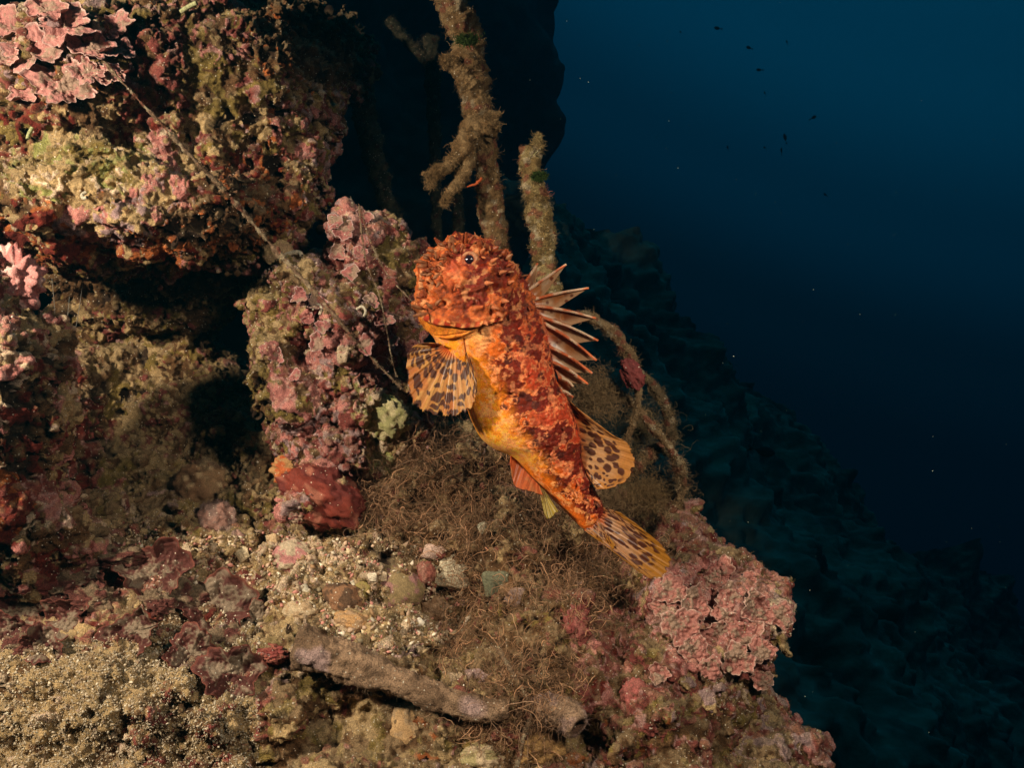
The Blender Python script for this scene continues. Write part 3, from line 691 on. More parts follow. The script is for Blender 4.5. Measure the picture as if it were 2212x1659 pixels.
shell(590, 1165, 13, -.9, (.52, .36, .20), 9, "tan shell chip on the gravel left of the red sponge")
shell(1120, 1290, 26, 1.4, (.32, .22, .18), 10, "dull violet shell lying in the lower stringy algae", asp=.4)

def tube_along(path, rad, nseg, sides, seed, bump=.0, freq=60, fine=0.0):
    path = np.asarray(path, float); rad = np.asarray(rad, float)
    m = len(path); t = np.linspace(0, m - 1, nseg)
    i = np.clip(t.astype(int), 0, m - 2); f = (t - i)[:, None]
    pm = path[np.clip(i - 1, 0, m - 1)]; p0 = path[i]; p1 = path[i + 1]; p2 = path[np.clip(i + 2, 0, m - 1)]
    c = .5 * ((2 * p0) + (-pm + p1) * f + (2 * pm - 5 * p0 + 4 * p1 - p2) * f ** 2 + (-pm + 3 * p0 - 3 * p1 + p2) * f ** 3)
    r = np.interp(t, np.arange(m), rad)
    T = np.gradient(c, axis=0); T /= np.linalg.norm(T, axis=1, keepdims=True) + 1e-9
    a = np.cross(T, np.array([.05, 1.0, .08])); a /= np.linalg.norm(a, axis=1, keepdims=True) + 1e-9; b = np.cross(T, a)
    th = np.linspace(0, 2 * math.pi, sides, endpoint=False)
    D = a[:, None] * np.cos(th)[None, :, None] + b[:, None] * np.sin(th)[None, :, None]
    V = (c[:, None] + D * r[:, None, None]).reshape(-1, 3); D = D.reshape(-1, 3)
    if bump: V = V + D * (np.repeat(r, sides) * bump * (noise(V, freq, seed) + .7 * noise(V, freq * 2.3, seed + 1) + .5 * noise(V, freq * 5, seed + 2)) + fine * noise(V, freq * 9, seed + 3))[:, None]
    i = np.arange(nseg - 1)[:, None] * sides; j = np.arange(sides)[None, :]; j2 = (j + 1) % sides
    Q = np.stack([i + j, i + j2, i + sides + j2, i + sides + j], -1).reshape(-1, 4)
    return V, Q, D, c
def capped(V, Q, sides):
    n = len(V); a = V[:sides].mean(0); b = V[-sides:].mean(0)
    V = np.concatenate([V, [a, b]]); k = np.arange(sides); k2 = (k + 1) % sides
    t1 = np.stack([k2, k, np.full(sides, n)], 1); t2 = np.stack([n - sides + k, n - sides + k2, np.full(sides, n + 1)], 1)
    return V, [Q, np.concatenate([t1, t2])]

def worm(pts, r, label, col=(.50, .44, .32), group="chalky worm tubes on the reef"):
    path = []
    p0, n0 = hit(*pts[0]); px = PX(p0[1])
    for k, (u, v) in enumerate(pts): path.append(P(u, v, p0[1] - .004 - .0015 * k))
    V, Q, D, c = tube_along(path, [r * px] * len(pts), 26, 12, int(pts[0][0]), bump=.08, freq=400)
    inn, Qi, _, _ = tube_along(path, [r * px * .62] * len(pts), 26, 12, 3)
    e = len(V) - 12; o_ = len(V); k = np.arange(12); k2 = (k + 1) % 12
    ring = np.stack([e + k, e + k2, o_ + e + k2, o_ + e + k], 1)
    Vv = np.concatenate([V, inn]); cc = np.tile(np.array(col), (len(Vv), 1)) * (1 + .12 * np.sin(np.arange(len(Vv)) // 12 * 1.3))[:, None]
    cc[o_:] *= .35
    return tag(build("worm_tube", Vv, np.concatenate([Q, Qi[:, ::-1] + o_, ring]), M_STONE, cc), label, "worm tube", group)
worm([(655, 1265), (660, 1275), (664, 1290)], 8, "short upright white worm tube left of the dark brown stone")
worm([(575, 1158), (580, 1170), (582, 1180)], 4, "thin white tube stub on the gravel left of the pink and beige stone")
worm([(760, 1255), (768, 1270), (778, 1278)], 4.5, "thin cream tube above the small olive stone")
worm([(675, 670), (685, 658), (694, 665), (690, 680)], 3, "curled white worm tube in the middle of the pinnacle")
worm([(770, 668), (782, 662), (790, 672), (786, 684)], 3, "curled white worm tube at the right of the pinnacle")
worm([(600, 555), (622, 548), (645, 545), (652, 552)], 5, "cream worm tube lying across the pinnacle's left shoulder")
worm([(390, 25), (410, 12), (425, 5)], 5, "pale yellow-green tube at the top of the overhang boulder", col=(.40, .40, .20))
worm([(70, 275), (62, 290), (60, 300)], 4, "short lime-white tube under the big pink shelf", col=(.36, .38, .18))
worm([(186, 415), (178, 420), (180, 428), (188, 426)], 4, "curled white worm tube on the overhang's sandy face")
worm([(320, 572), (322, 576), (324, 582)], 6, "lime-tipped tube at the overhang's lower rim", col=(.36, .40, .18))
worm([(1370, 925), (1376, 935), (1378, 944)], 3, "thin cream tube on the outer rope loop")

# dead branch, encrusted
def branch(name, pts, depths, rads, label, cat, cols, seed, fuzz=2500, hollow=False):
    path = [P(u, v, d) for (u, v), d in zip(pts, depths)]
    r = [a * PX(d) for a, d in zip(rads, depths)]
    root = empty(name, path[0])
    V, Q, D, c = tube_along(path, r, 150, 56, seed, bump=.20, freq=60, fine=.0005)
    m = noise(V, 45, seed + 4) + .5 * noise(V, 150, seed + 5)
    cc = mix(np.asarray(cols[0]), np.asarray(cols[1]), ss(-.2, .2, m)); cc = mix(cc, np.asarray(cols[2]), ss(.2, .5, noise(V, 32, seed + 6)))
    cc = cc * (1 + .25 * noise(V, 300, seed + 8))[:, None]
    N = vnormals(V, Q); V0 = V
    if hollow:
        inn = c[-1] + (V[-56:] - c[-1]) * .62; inn2 = inn + (c[-30] - c[-1])
        o_ = len(V); V = np.concatenate([V, inn, inn2]); k = np.arange(56); k2 = (k + 1) % 56
        ex = np.concatenate([np.stack([o_ - 56 + k, o_ - 56 + k2, o_ + k2, o_ + k], 1), np.stack([o_ + k, o_ + k2, o_ + 56 + k2, o_ + 56 + k], 1)])
        cc = np.concatenate([cc, np.tile((.10, .05, .03), (112, 1))]); FF = [np.concatenate([Q, ex])]
    else: V, FF = capped(V, Q, 56); cc = np.concatenate([cc, cc[:1], cc[-1:]])
    under(build("crust", V, FF, M_REEF, cc), root)
    j = rng.integers(0, len(V0), fuzz); j = j[N[j, 1] < .5]
    A = strand_mesh(V0[j], N[j] + .4 * rng.normal(size=(len(j), 3)), rng.uniform(.0015, .006, len(j)), rng.uniform(.0001, .0002, len(j)), cc[j] * 1.2 + .03, nseg=4, curl=.4)
    under(build("fuzz", *A[:2], M_STRAND, A[2]), root)
    return tag(root, label, cat)
pb = [(640, 1400), (720, 1415), (800, 1450), (900, 1490), (1000, 1525), (1100, 1535)]
dp = [min(hit(u, v)[0][1], .78) - .018 for u, v in pb]; dp = list(np.interp(range(6), [0, 2, 5], [dp[0], min(dp[1:4]), min(dp[3:])]))
branch("dead_branch", pb, dp, [40, 43, 36, 30, 27, 22], "thick dead branch crusted brown and lilac lying across the sea floor", "branch", [(.31, .195, .115), (.19, .115, .065), (.36, .24, .21)], 71, hollow=True, fuzz=350)
dd = hit(1180, 1530)[0][1] - .012
branch("branch_stub", [(1125, 1530), (1180, 1530), (1225, 1545), (1250, 1570)], [dd + .012, dd, dd - .006, dd - .016], [24, 32, 34, 24], "short hollow branch stub right of the long dead branch", "branch", [(.33, .21, .13), (.38, .25, .20), (.24, .15, .09)], 72, hollow=True, fuzz=500)

# ------------------------------------------------------------------ ropes
def rope(pts, d, rads, label, seed, col=((.17, .095, .035), (.27, .17, .075)), fuzz=6000, sprigs=(), bump=.28, name="encrusted_rope", fl=(.002, .008), group=None, extras=()):
    ds = d if isinstance(d, (list, tuple)) else [d] * len(pts)
    path = [P(u, v, dd) for (u, v), dd in zip(pts, ds)]
    r = [a * .74 * PX(dd) for a, dd in zip(rads, ds)]
    col = np.array(col) * .8
    root = empty(name, path[0])
    V, Q, D, c = tube_along(path, r, max(60, int(24 * len(pts))), 36, seed, bump=bump, freq=75, fine=.0006)
    wk = worley(V, 170, seed + 9); V = V + D * (np.minimum(np.repeat(np.interp(np.linspace(0, 1, len(c)), np.linspace(0, 1, len(r)), r), 36) * .35, .0035) * (.7 - wk[0]))[:, None]
    cc = mix(np.array(col[0]), np.array(col[1]), ss(-.25, .35, noise(V, 120, seed + 5) + .4 * noise(V, 300, seed + 6)))
    cc = mix(cc, np.array((.20, .05, .03)) * (np.mean(col) / .14), ((wk[2] < .16) * .7)); cc = mix(cc, np.array((.40, .32, .20)) * (np.mean(col) / .14), ((wk[2] > .88) * .7))
    Vc, Fc = capped(V, Q, 36); 
    under(build("crust", Vc, Fc, M_REEF, np.concatenate([cc, cc[:1], cc[-1:]])), root)
    parts = [(V, Q, cc, fuzz)]
    for (sp_, sr) in sprigs:
        pth = [P(*q) for q in sp_]; rr = [a * PX(q[2]) for a, q in zip(sr, sp_)]
        V3, Q3, D3, c3 = tube_along(pth, rr, 60, 20, seed + 31, bump=.4, freq=120, fine=.0005)
        c_ = mix(np.array(col[0]), np.array(col[1]), ss(-.3, .2, noise(V3, 150, seed + 5)))
        V4, F4 = capped(V3, Q3, 20)
        under(build("side_branch", V4, F4, M_REEF, np.concatenate([c_, c_[:1], c_[-1:]])), root); parts.append((V3, Q3, c_, fuzz // 3))
    fz = []
    for (V3, Q3, c_, nf) in parts:
        N3 = vnormals(V3, Q3); j = rng.integers(0, len(V3), nf)
        cl = .2 + 1.5 * ss(-.1, .6, noise(V3[j], 130, seed + 50) + .5 * noise(V3[j], 300, seed + 51))
        fz.append(strand_mesh(V3[j], N3[j] + .6 * rng.normal(size=(nf, 3)), rng.uniform(fl[0], fl[1], nf) * rng.uniform(.4, 1, nf) * cl, rng.uniform(.00010, .00022, nf), (c_[j] * 1.7 + np.mean(col) * np.array((.6, .45, .25))) * (.4 + 1.1 * rng.random((nf, 1)) ** 1.6), nseg=6, curl=1.0, taper=.6))
    V5, F5, c5 = join(fz); under(build("fuzz", V5, F5, M_STRAND, c5), root)
    for (nm, V6, F6, c6) in extras: under(build(nm, V6, F6, M_STONE, c6), root)
    return tag(root, label, "rope", group)
rope([(960, -60), (985, 20), (1012, 100), (1022, 180), (1035, 260), (1050, 330), (1058, 420), (1070, 520), (1075, 600)], [.86, .86, .86, .86, .86, .86, .87, .88, .9],
     [40, 43, 44, 40, 34, 32, 34, 32, 32], "thick fuzzy encrusted rope hanging behind the fish's head, with a drooping ragged side branch", 81, fuzz=13000,
     sprigs=[([(1035, 260, .85), (1010, 300, .84), (985, 340, .835), (950, 372, .83), (925, 400, .83)], [20, 24, 16, 12, 6]),
             ([(950, 372, .83), (935, 378, .825), (912, 374, .82)], [9, 6, 3]),
             ([(1020, 300, .85), (1005, 360, .84), (985, 400, .835), (955, 440, .83)], [18, 16, 10, 4]),
             ([(1020, 190, .85), (985, 145, .845), (955, 125, .84)], [18, 16, 5]),
             ([(1040, 290, .85), (1062, 262, .845), (1068, 240, .84)], [20, 18, 8])], extras=())
rope([(1140, 318), (1150, 380), (1162, 450), (1172, 520), (1182, 590), (1188, 640)], .84, [26, 28, 28, 30, 30, 28], "broken fuzzy rope stub ending in open water behind the dorsal spines", 82,
     col=((.19, .12, .04), (.30, .22, .09)), fuzz=9000, sprigs=[([(1158, 325, .84), (1164, 305, .838), (1168, 290, .836)], [8, 6, 3])])
# green tufts on the ropes
for (u, v, r_, lab) in ((1010, 85, 24, "small bright green algae tuft on the thick rope"), (1165, 380, 14, "tiny green algae tuft on the broken rope stub")):
    pc = P(u, v, .825); nb = 900
    dirs = rng.normal(size=(nb, 3)); dirs[:, 1] = -abs(dirs[:, 1]) * .5
    A = strand_mesh(pc + rng.normal(size=(nb, 3)) * r_ * .35 * PX(.83) * np.array([1.3, .6, .6]), dirs, rng.uniform(.003, .006, nb), (.0003), (.045, .075, .012), nseg=4, curl=.8, taper=.3)
    tag(build("green_alga", *A[:2], M_STRAND, A[2]), lab, "algae")
# orange sprig
pc = P(1022, 402, .825)
V, Q, D, c_ = tube_along([P(1040, 385, .83), P(1030, 396, .825), P(1018, 400, .822), P(1008, 403, .82)], [.0012, .0014, .0011, .0006], 20, 10, 5, bump=.5, freq=300)
V, F_ = capped(V, Q, 10)
tag(build("orange_sprig", V, F_, M_PLATE, np.tile((.40, .08, .02), (len(V), 1))), "tiny orange finger growing from the side of the thick rope", "sponge")

# loops of old rope right of the fish
rcol = ((.20, .12, .055), (.30, .20, .10))
rope([(1180, 690), (1230, 680), (1280, 688), (1330, 725), (1362, 770), (1378, 815), (1378, 870), (1365, 920), (1348, 965)], .80, [9, 10, 12, 15, 15, 13, 10, 10, 8],
     "fuzzy rope arch curving out from behind the dorsal spines", 83, col=rcol, fuzz=6000)
rope([(1378, 800), (1415, 840), (1440, 885), (1448, 940), (1440, 985)], .82, [10, 13, 13, 12, 8], "short outer rope arc facing the open water", 84, col=((.15, .10, .05), (.24, .17, .08)), fuzz=4500, fl=(.003, .009))
rope([(1375, 880), (1410, 925), (1445, 965), (1468, 1010), (1470, 1060), (1455, 1100), (1430, 1120)], .80, [8, 11, 11, 12, 12, 12, 10], "low rope loop reaching down to the ledge", 85, col=rcol, fuzz=5500, fl=(.003, .009))
rope([(1300, 830), (1340, 850), (1375, 880)], .83, [8, 9, 8], "short horizontal rope piece linking the arch to the algae clump", 86, col=rcol, fuzz=2500)
rope([(1345, 1040), (1375, 1010), (1410, 975), (1440, 960)], .82, [8, 13, 12, 9], "slanting rope piece inside the low loop beside the rear dorsal fin", 87, col=rcol, fuzz=3000)
lump_o = ball(np.zeros(3), 25 * PX(.79), 61, sc=(.9, .7, 1.35), rough=.2, freq=2.4, rotz=-.4)
o = build("crimson_crust", lump_o[0], lump_o[1], M_PLATE, np.array((.17, .035, .03)) * (1 + .3 * noise(lump_o[2] * .01, 500, 3))[:, None]); o.location = P(1366, 808, .785)
tag(o, "crimson crust wrapped round the rope arch", "coralline algae")
# hairy clump between the fish and the loops
def cloud(center, rad, n, col, L, R, label, nseg=8, k=.45, name="hairy_algae"):
    S = rng.normal(size=(n, 3)); S /= np.linalg.norm(S, axis=1, keepdims=True); S *= rng.random((n, 1)) ** .9 * 1.25 * (1 + .5 * noise(S * .01, 220, n)[:, None])
    S = center + S * rad
    A = strand_mesh(S, rng.normal(size=(n, 3)), rng.uniform(L[0], L[1], n), rng.uniform(R[0], R[1], n), col, nseg=nseg, curl=.3, smooth_curl=k, taper=.6)
    return tag(build(name, *A[:2], M_STRAND, A[2]), label, "algae", kind="stuff")
cloud(P(1285, 855, .81), np.array([.024, .02, .022]), 2600, (.36, .24, .12), (.006, .02), (.0001, .00026), "dense hairy brown algae clump right behind the fish's back")
cloud(P(1385, 930, .83), np.array([.030, .015, .034]), 1500, (.32, .23, .11), (.008, .022), (.00008, .0002), "airy veil of fine algae hung inside the rope loops")
cloud(P(1400, 1070, .82), np.array([.030, .02, .020]), 3200, (.34, .22, .10), (.005, .018), (.00009, .00022), "brown algae fluff at the foot of the rope loops")
cloud(P(1300, 1085, .82), np.array([.032, .02, .012]), 2200, (.38, .25, .13), (.006, .02), (.00012, .0003), "brown algae fluff between the rear dorsal fin and the tail")

# thin lines
def twine(pts, off, r, label, seed, col=((.30, .20, .12), (.20, .12, .07)), fuzz=2200, name="old_twine", dpt=None):
    ds = [(hit(u, v)[0][1] - off) for u, v in pts] if dpt is None else dpt
    return rope(pts, ds, [r] * len(pts) if not isinstance(r, (list, tuple)) else r, label, seed, col=col, fuzz=fuzz, name=name, fl=(.001, .006), bump=.7)
twine([(215, 120), (290, 205), (370, 290), (430, 355), (490, 415), (545, 480), (600, 545), (660, 610), (730, 690), (790, 760), (870, 840)], 0, [4, 4, 5, 4, 5, 7, 7, 4, 4, 3, 2],
      "long encrusted fishing line slanting from the overhang boulder down across the pinnacle", 91, dpt=[.78, .77, .775, .785, .80, .82, .83, .83, .825, .825, .83], fuzz=4500)
twine([(775, 440), (800, 520), (835, 590), (880, 640), (910, 670)], 0, 1.6, "thin brown line running from the pinnacle's top towards the fish's mouth", 92, dpt=[.86, .85, .845, .84, .80], fuzz=700)
twine([(775, 445), (790, 560), (820, 640), (835, 710), (850, 790), (865, 830)], 0, 1.6, "thin pale line dropping down the pinnacle's right face", 93, dpt=[.86, .845, .835, .83, .83, .84], fuzz=700)
twine([(1075, 1400), (1110, 1460), (1140, 1520), (1135, 1580), (1115, 1660)], .012, [4, 6, 6, 6, 6], "brown frayed cord hanging over the gap between the branch pieces", 94, fuzz=1200)
for k, (a, b) in enumerate((((112, 600), (118, 740)), ((150, 640), (130, 780)), ((180, 600), (150, 770)), ((135, 960), (160, 1120)))):
    V, Q, D, c_ = tube_along([P(*a, .92), P((a[0] + b[0]) / 2 + 3, (a[1] + b[1]) / 2, .92), P(*b, .93)], [.0003] * 3, 20, 6, k)
    tag(build("hanging_thread", V, Q, M_STRAND, np.tile((.3, .28, .24), (len(V), 1))), "thin pale thread hanging in the dark crevice", "thread", "threads in the crevice")

# ------------------------------------------------------------------ far reef: dark wall, hanging growths, slope into the deep
def sheet(name, fn, nu, nv, seed, col, det=.02, **tags):
    s = np.linspace(0, 1, nu); t = np.linspace(0, 1, nv); S, T = np.meshgrid(s, t, indexing='ij')
    V = fn(S.ravel(), T.ravel())
    i = np.arange(nu - 1)[:, None] * nv; j = np.arange(nv - 1)[None, :]
    Q = np.stack([i + j, i + nv + j, i + nv + j + 1, i + j + 1], -1).reshape(-1, 4)
    N = vnormals(V, Q)
    w = worley(V, 3.2, seed)[0]; w2 = worley(V, 8, seed + 1)[0]
    V = V + N * (.22 * fbm(V, 1.1, 3, seed + 2) + .16 * (.6 - w) + .07 * (.6 - w2) + .02 * noise(V, 22, seed + 3) + det * (.5 * noise(V, 14, seed + 8) + .4 * (.6 - worley(V, 19, seed + 9)[0]) + .2 * noise(V, 50, seed + 10)))[:, None]
    cc = np.asarray(col) * np.clip(1 + .8 * noise(V, 2.5, seed + 6) + .6 * noise(V, 9, seed + 7) + .4 * noise(V, 40, seed + 11), .1, 3)[:, None]
    o = build(name, V, Q, M_FAR, cc); return tag(o, **tags)
def far_slope(s, t):     # a reef slope beyond the gap: climbs away, falls off to the right
    p2 = np.array((.203, 2.1, .70)); e1 = np.array((.05, 1.4, .87)); e2 = np.array((.67, .4, -.56))
    a = -1.3 + 2.55 * s; b = -.35 + 6.6 * t
    a = a + .10 * np.sin(b * 2.1) * ss(.6, 1, s)
    return p2 + e1 * a[:, None] + e2 * b[:, None]
sheet("sea_floor", far_slope, 380, 620, 5, (.11, .14, .11), kind="structure", det=.06)
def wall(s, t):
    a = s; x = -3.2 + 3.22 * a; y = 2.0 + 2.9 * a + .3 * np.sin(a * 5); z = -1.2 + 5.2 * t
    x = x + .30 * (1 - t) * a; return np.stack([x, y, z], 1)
sheet("rock_wall", wall, 220, 260, 9, (.035, .035, .03), label="reef wall coloured near black for shade, rising behind the hanging ropes", cat="reef wall")  # near-black colour carries the light falloff and overhang shade
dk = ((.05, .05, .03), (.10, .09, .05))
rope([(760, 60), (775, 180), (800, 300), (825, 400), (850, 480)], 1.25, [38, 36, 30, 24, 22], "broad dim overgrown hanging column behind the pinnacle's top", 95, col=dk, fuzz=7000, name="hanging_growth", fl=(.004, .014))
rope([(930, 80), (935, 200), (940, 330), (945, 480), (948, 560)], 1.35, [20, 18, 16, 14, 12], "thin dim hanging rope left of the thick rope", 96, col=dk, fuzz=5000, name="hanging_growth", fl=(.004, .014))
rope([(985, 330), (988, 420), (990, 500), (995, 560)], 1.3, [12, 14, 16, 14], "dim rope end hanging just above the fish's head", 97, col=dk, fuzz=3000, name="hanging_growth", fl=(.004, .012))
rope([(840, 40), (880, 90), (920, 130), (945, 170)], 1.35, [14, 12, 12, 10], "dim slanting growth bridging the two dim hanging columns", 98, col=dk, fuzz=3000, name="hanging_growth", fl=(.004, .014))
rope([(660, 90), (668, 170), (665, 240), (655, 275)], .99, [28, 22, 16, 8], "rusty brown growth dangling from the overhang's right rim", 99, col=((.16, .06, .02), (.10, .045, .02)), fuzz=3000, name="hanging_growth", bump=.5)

# distant fish
def small_fish(u, v, d, L, yaw, pitch, label):
    n, m = 22, 14
    t = np.linspace(0, 1, n); prof = .34 * np.sin(math.pi * np.clip(t * 1.15, 0, 1)) ** .8 * (1 - .25 * t) + .025
    th = np.linspace(0, 2 * math.pi, m, endpoint=False)
    V = np.stack([np.repeat((t - .5) * L * .8, m), np.tile(np.cos(th), n) * np.repeat(prof, m) * L * .28, np.tile(np.sin(th), n) * np.repeat(prof, m) * L * .62], 1)
    i = np.arange(n - 1)[:, None] * m; j = np.arange(m)[None, :]; j2 = (j + 1) % m
    Q = np.stack([i + j, i + j2, i + m + j2, i + m + j], -1).reshape(-1, 4)
    root = empty("distant_fish", P(u, v, d)); root.rotation_euler = (0, pitch, yaw)
    V2, F2 = capped(V, Q, m)
    dk_ = np.tile((.012, .016, .02), (len(V2), 1)); build("body", V2, F2, M_SKIN, dk_, parent=root)
    tl = np.array([(.36, 0, .02), (.36, 0, -.02), (.62, 0, .17), (.52, 0, 0), (.62, 0, -.17), (.36, .012, .0), (.36, -.012, 0)]) * L
    b = build("tail", tl, [np.array([(0, 5, 2), (5, 3, 2), (5, 1, 4), (5, 4, 3), (6, 0, 2), (3, 6, 2), (1, 6, 4), (4, 6, 3)])], M_SKIN, np.tile((.012, .016, .02), (7, 1)), parent=root)
    tag(root, label, "fish", "small dark fish in the blue water")
for k, (u, v, L, yaw, pit) in enumerate(((1550, 60, 20, .2, .1), (1470, 68, 11, 1, 0), (1618, 102, 18, .3, .2), (1640, 150, 17, .1, 0), (1700, 90, 10, .4, 1.2), (1757, 253, 17, 2.6, .4), (1696, 297, 24, .6, 1.2),
                                        (1652, 200, 10, .5, .8), (1688, 325, 17, .8, 1.4), (1572, 318, 11, .4, 1.2), (1783, 420, 13, .4, .5), (1652, 318, 9, .4, .4))):
    small_fish(u, v, 3.6, L * PX(3.6), yaw, pit, "tiny dark fish silhouette far out in the blue water")
small_fish(1650, 975, 2.2, 60 * PX(2.2), 2.8, -.2, "dim greenish fish swimming low over the far slope right of the rope loops")

# drifting particles
n = 420
uu = rng.uniform(1080, 2230, n); vv = rng.uniform(-20, 1680, n); dd_ = rng.uniform(.5, 1.6, n)
S = np.stack([P(a, b, c) for a, b, c in zip(uu, vv, dd_)])
sz = (.00008 + .00022 * rng.random(n) ** 5)
A = strand_mesh(S, rng.normal(size=(n, 3)), sz * 2.6, sz, (.42, .50, .40), nseg=2, curl=.3, sides=5, taper=.5)
tag(build("drifting_particles", *A[:2], M_GRAIN, A[2]), "pale specks drifting in the blue water", "plankton", kind="stuff")

# ------------------------------------------------------------------ the scorpionfish
rows = [((975, 521), (992, 520), .721, .004), ((946, 532), (1030, 530), .720, .020), ((927, 558), (1066, 548), .718, .029), ((918, 583), (1095, 572), .717, .035),
        ((914, 615), (1122, 598), .717, .038), ((915, 650), (1143, 630), .718, .040), ((918, 688), (1157, 662), .720, .041), ((928, 714), (1170, 692), .723, .040),
        ((940, 736), (1180, 722), .725, .040), ((950, 764), (1187, 754), .727, .038), ((975, 800), (1194, 795), .730, .036), ((992, 838), (1206, 832), .733, .034),
        ((1005, 872), (1222, 862), .734, .031), ((1020, 912), (1236, 892), .736, .030), ((1040, 948), (1247, 920), .738, .028), ((1070, 971), (1253, 947), .740, .026),
        ((1102, 985), (1256, 970), .742, .0235), ((1126, 1006), (1257, 992), .744, .021), ((1149, 1033), (1264, 1015), .746, .018), ((1173, 1058), (1276, 1038), .748, .0155),
        ((1200, 1085), (1286, 1061), .750, .013), ((1229, 1114), (1297, 1082), .752, .010), ((1256, 1140), (1304, 1099), .753, .007), ((1275, 1148), (1308, 1115), .754, .003)]
R = np.array([[a[0], a[1], b[0], b[1], d, t] for a, b, d, t in rows], float)
NS, NT = 620, 300
def catrom(A, n):
    m = len(A); t = np.linspace(0, m - 1, n); i = np.clip(t.astype(int), 0, m - 2); f = (t - i)[:, None]
    pm = A[np.clip(i - 1, 0, m - 1)]; p0 = A[i]; p1 = A[i + 1]; p2 = A[np.clip(i + 2, 0, m - 1)]
    return .5 * ((2 * p0) + (-pm + p1) * f + (2 * pm - 5 * p0 + 4 * p1 - p2) * f ** 2 + (-pm + 3 * p0 - 3 * p1 + p2) * f ** 3)
RR = catrom(R, NS)
th = np.linspace(0, 2 * math.pi, NT, endpoint=False)
cx = np.cos(th); sy = np.sin(th)
sup = np.sign(sy) * np.abs(sy) ** .72
U = RR[:, 0:1] * (1 - cx) / 2 + RR[:, 2:3] * (1 + cx) / 2
Vv = RR[:, 1:2] * (1 - cx) / 2 + RR[:, 3:4] * (1 + cx) / 2
Dp = RR[:, 4:5] - RR[:, 5:6] * sup * (1 + .12 * cx * -1)
k = TAN / 1106.0
BV_ = np.stack([(U - 1106) * Dp * k, Dp, CAMZ - (Vv - 829.5) * Dp * k], -1).reshape(-1, 3)
i = np.arange(NS - 1)[:, None] * NT; j = np.arange(NT)[None, :]; j2 = (j + 1) % NT
BQ = np.stack([i + j, i + j2, i + NT + j2, i + NT + j], -1).reshape(-1, 4)
BN = vnormals(BV_, BQ)
if BN[NS // 2 * NT + NT // 4, 1] > 0: BQ = BQ[:, ::-1]; BN = -BN
u = U.ravel(); v = Vv.ravel(); Wc = np.tile((1 + cx) / 2, NS); Sx = np.repeat(np.linspace(0, 1, NS), NT); front = (np.tile(sy, NS) > -.2).astype(float)

def poly_sd(pu, pv, poly):
    poly = np.asarray(poly, float); d = np.full(len(pu), 1e9); ins = np.zeros(len(pu), bool); n = len(poly)
    for a in range(n):
        x0, y0 = poly[a]; x1, y1 = poly[(a + 1) % n]
        ex, ey = x1 - x0, y1 - y0; wx, wy = pu - x0, pv - y0
        t = np.clip((wx * ex + wy * ey) / (ex * ex + ey * ey), 0, 1)
        d = np.minimum(d, (wx - ex * t) ** 2 + (wy - ey * t) ** 2)
        c1 = (y0 > pv) != (y1 > pv)
        xi = x0 + (pv - y0) / (y1 - y0 + 1e-9) * ex
        ins ^= c1 & (pu < xi)
    return np.where(ins, -1, 1) * np.sqrt(d)
def line_d(pu, pv, pts):
    d = np.full(len(pu), 1e9)
    for (x0, y0), (x1, y1) in zip(pts[:-1], pts[1:]):
        ex, ey = x1 - x0, y1 - y0; wx, wy = pu - x0, pv - y0
        t = np.clip((wx * ex + wy * ey) / (ex * ex + ey * ey), 0, 1); d = np.minimum(d, (wx - ex * t) ** 2 + (wy - ey * t) ** 2)
    return np.sqrt(d)
wob = 3.0 * noise(BV_, 160, 900); wob2 = 3.0 * noise(BV_, 160, 901)
pu, pv = u + wob, v + wob2
cover = poly_sd(u + .5 * wob, v + .5 * wob2, [(905, 560), (905, 650), (923, 688), (950, 697), (985, 702), (1020, 706), (1055, 703), (1086, 694), (1100, 672), (1097, 645), (1110, 620), (1080, 560), (1000, 500)])
jaw = poly_sd(u, v, [(900, 640), (912, 690), (926, 714), (945, 727), (970, 733), (1000, 729), (1022, 719), (1046, 700), (1000, 680)])
cheek = poly_sd(pu, pv, [(935, 600), (930, 660), (950, 672), (1000, 668), (1040, 640), (1010, 600), (970, 590)])
disp = np.zeros(len(u))
disp += front * .0042 * ss(1, -7, cover) + front * .0040 * ss(1, -6, jaw) + front * .0010 * ss(6, -12, cheek)
def bumpd(cu, cv, r, h): return h * np.exp(-(((u - cu) ** 2 + (v - cv) ** 2) / r ** 2)) * front
disp += bumpd(1015, 562, 27, .0075) + bumpd(1020, 545, 9, .004) + bumpd(1032, 552, 8, .004) + bumpd(1050, 545, 16, .007) + bumpd(965, 560, 10, .003) + bumpd(950, 600, 9, .003) + bumpd(1000, 605, 8, .0026) + bumpd(1040, 610, 9, .003) + bumpd(1070, 640, 12, .003) + bumpd(985, 540, 26, .003) + bumpd(938, 575, 16, .0035) + bumpd(1082, 560, 14, .008) + bumpd(1100, 590, 16, .004)
for ln, wd, h in (([(934, 575), (926, 610), (925, 650), (920, 680)], 3.0, -.0032), ([(985, 640), (1030, 628), (1075, 615)], 5, .0028),
                  ([(960, 640), (1000, 650), (1040, 640), (1080, 650)], 6, .0010), ([(1030, 590), (1070, 600), (1105, 605)], 5, .0028), ([(945, 550), (975, 570), (992, 590)], 5, .0022),
                  ([(930, 718), (965, 722), (1010, 716)], 1.5, -.001), ([(1001, 735), (1004, 760), (1014, 790), (1022, 830), (1020, 860)], 3, -.0022)):
    disp += 1.15 * h * np.exp(-(line_d(u, v, ln) / wd) ** 2) * front
headw = ss(.36, .24, Sx)
f1, f2, hh = worley(BV_, 300, 911)
disp += (.0009 * (1 - f1 * 1.2)) * (1 - .4 * headw) * ss(.15, .45, Wc)
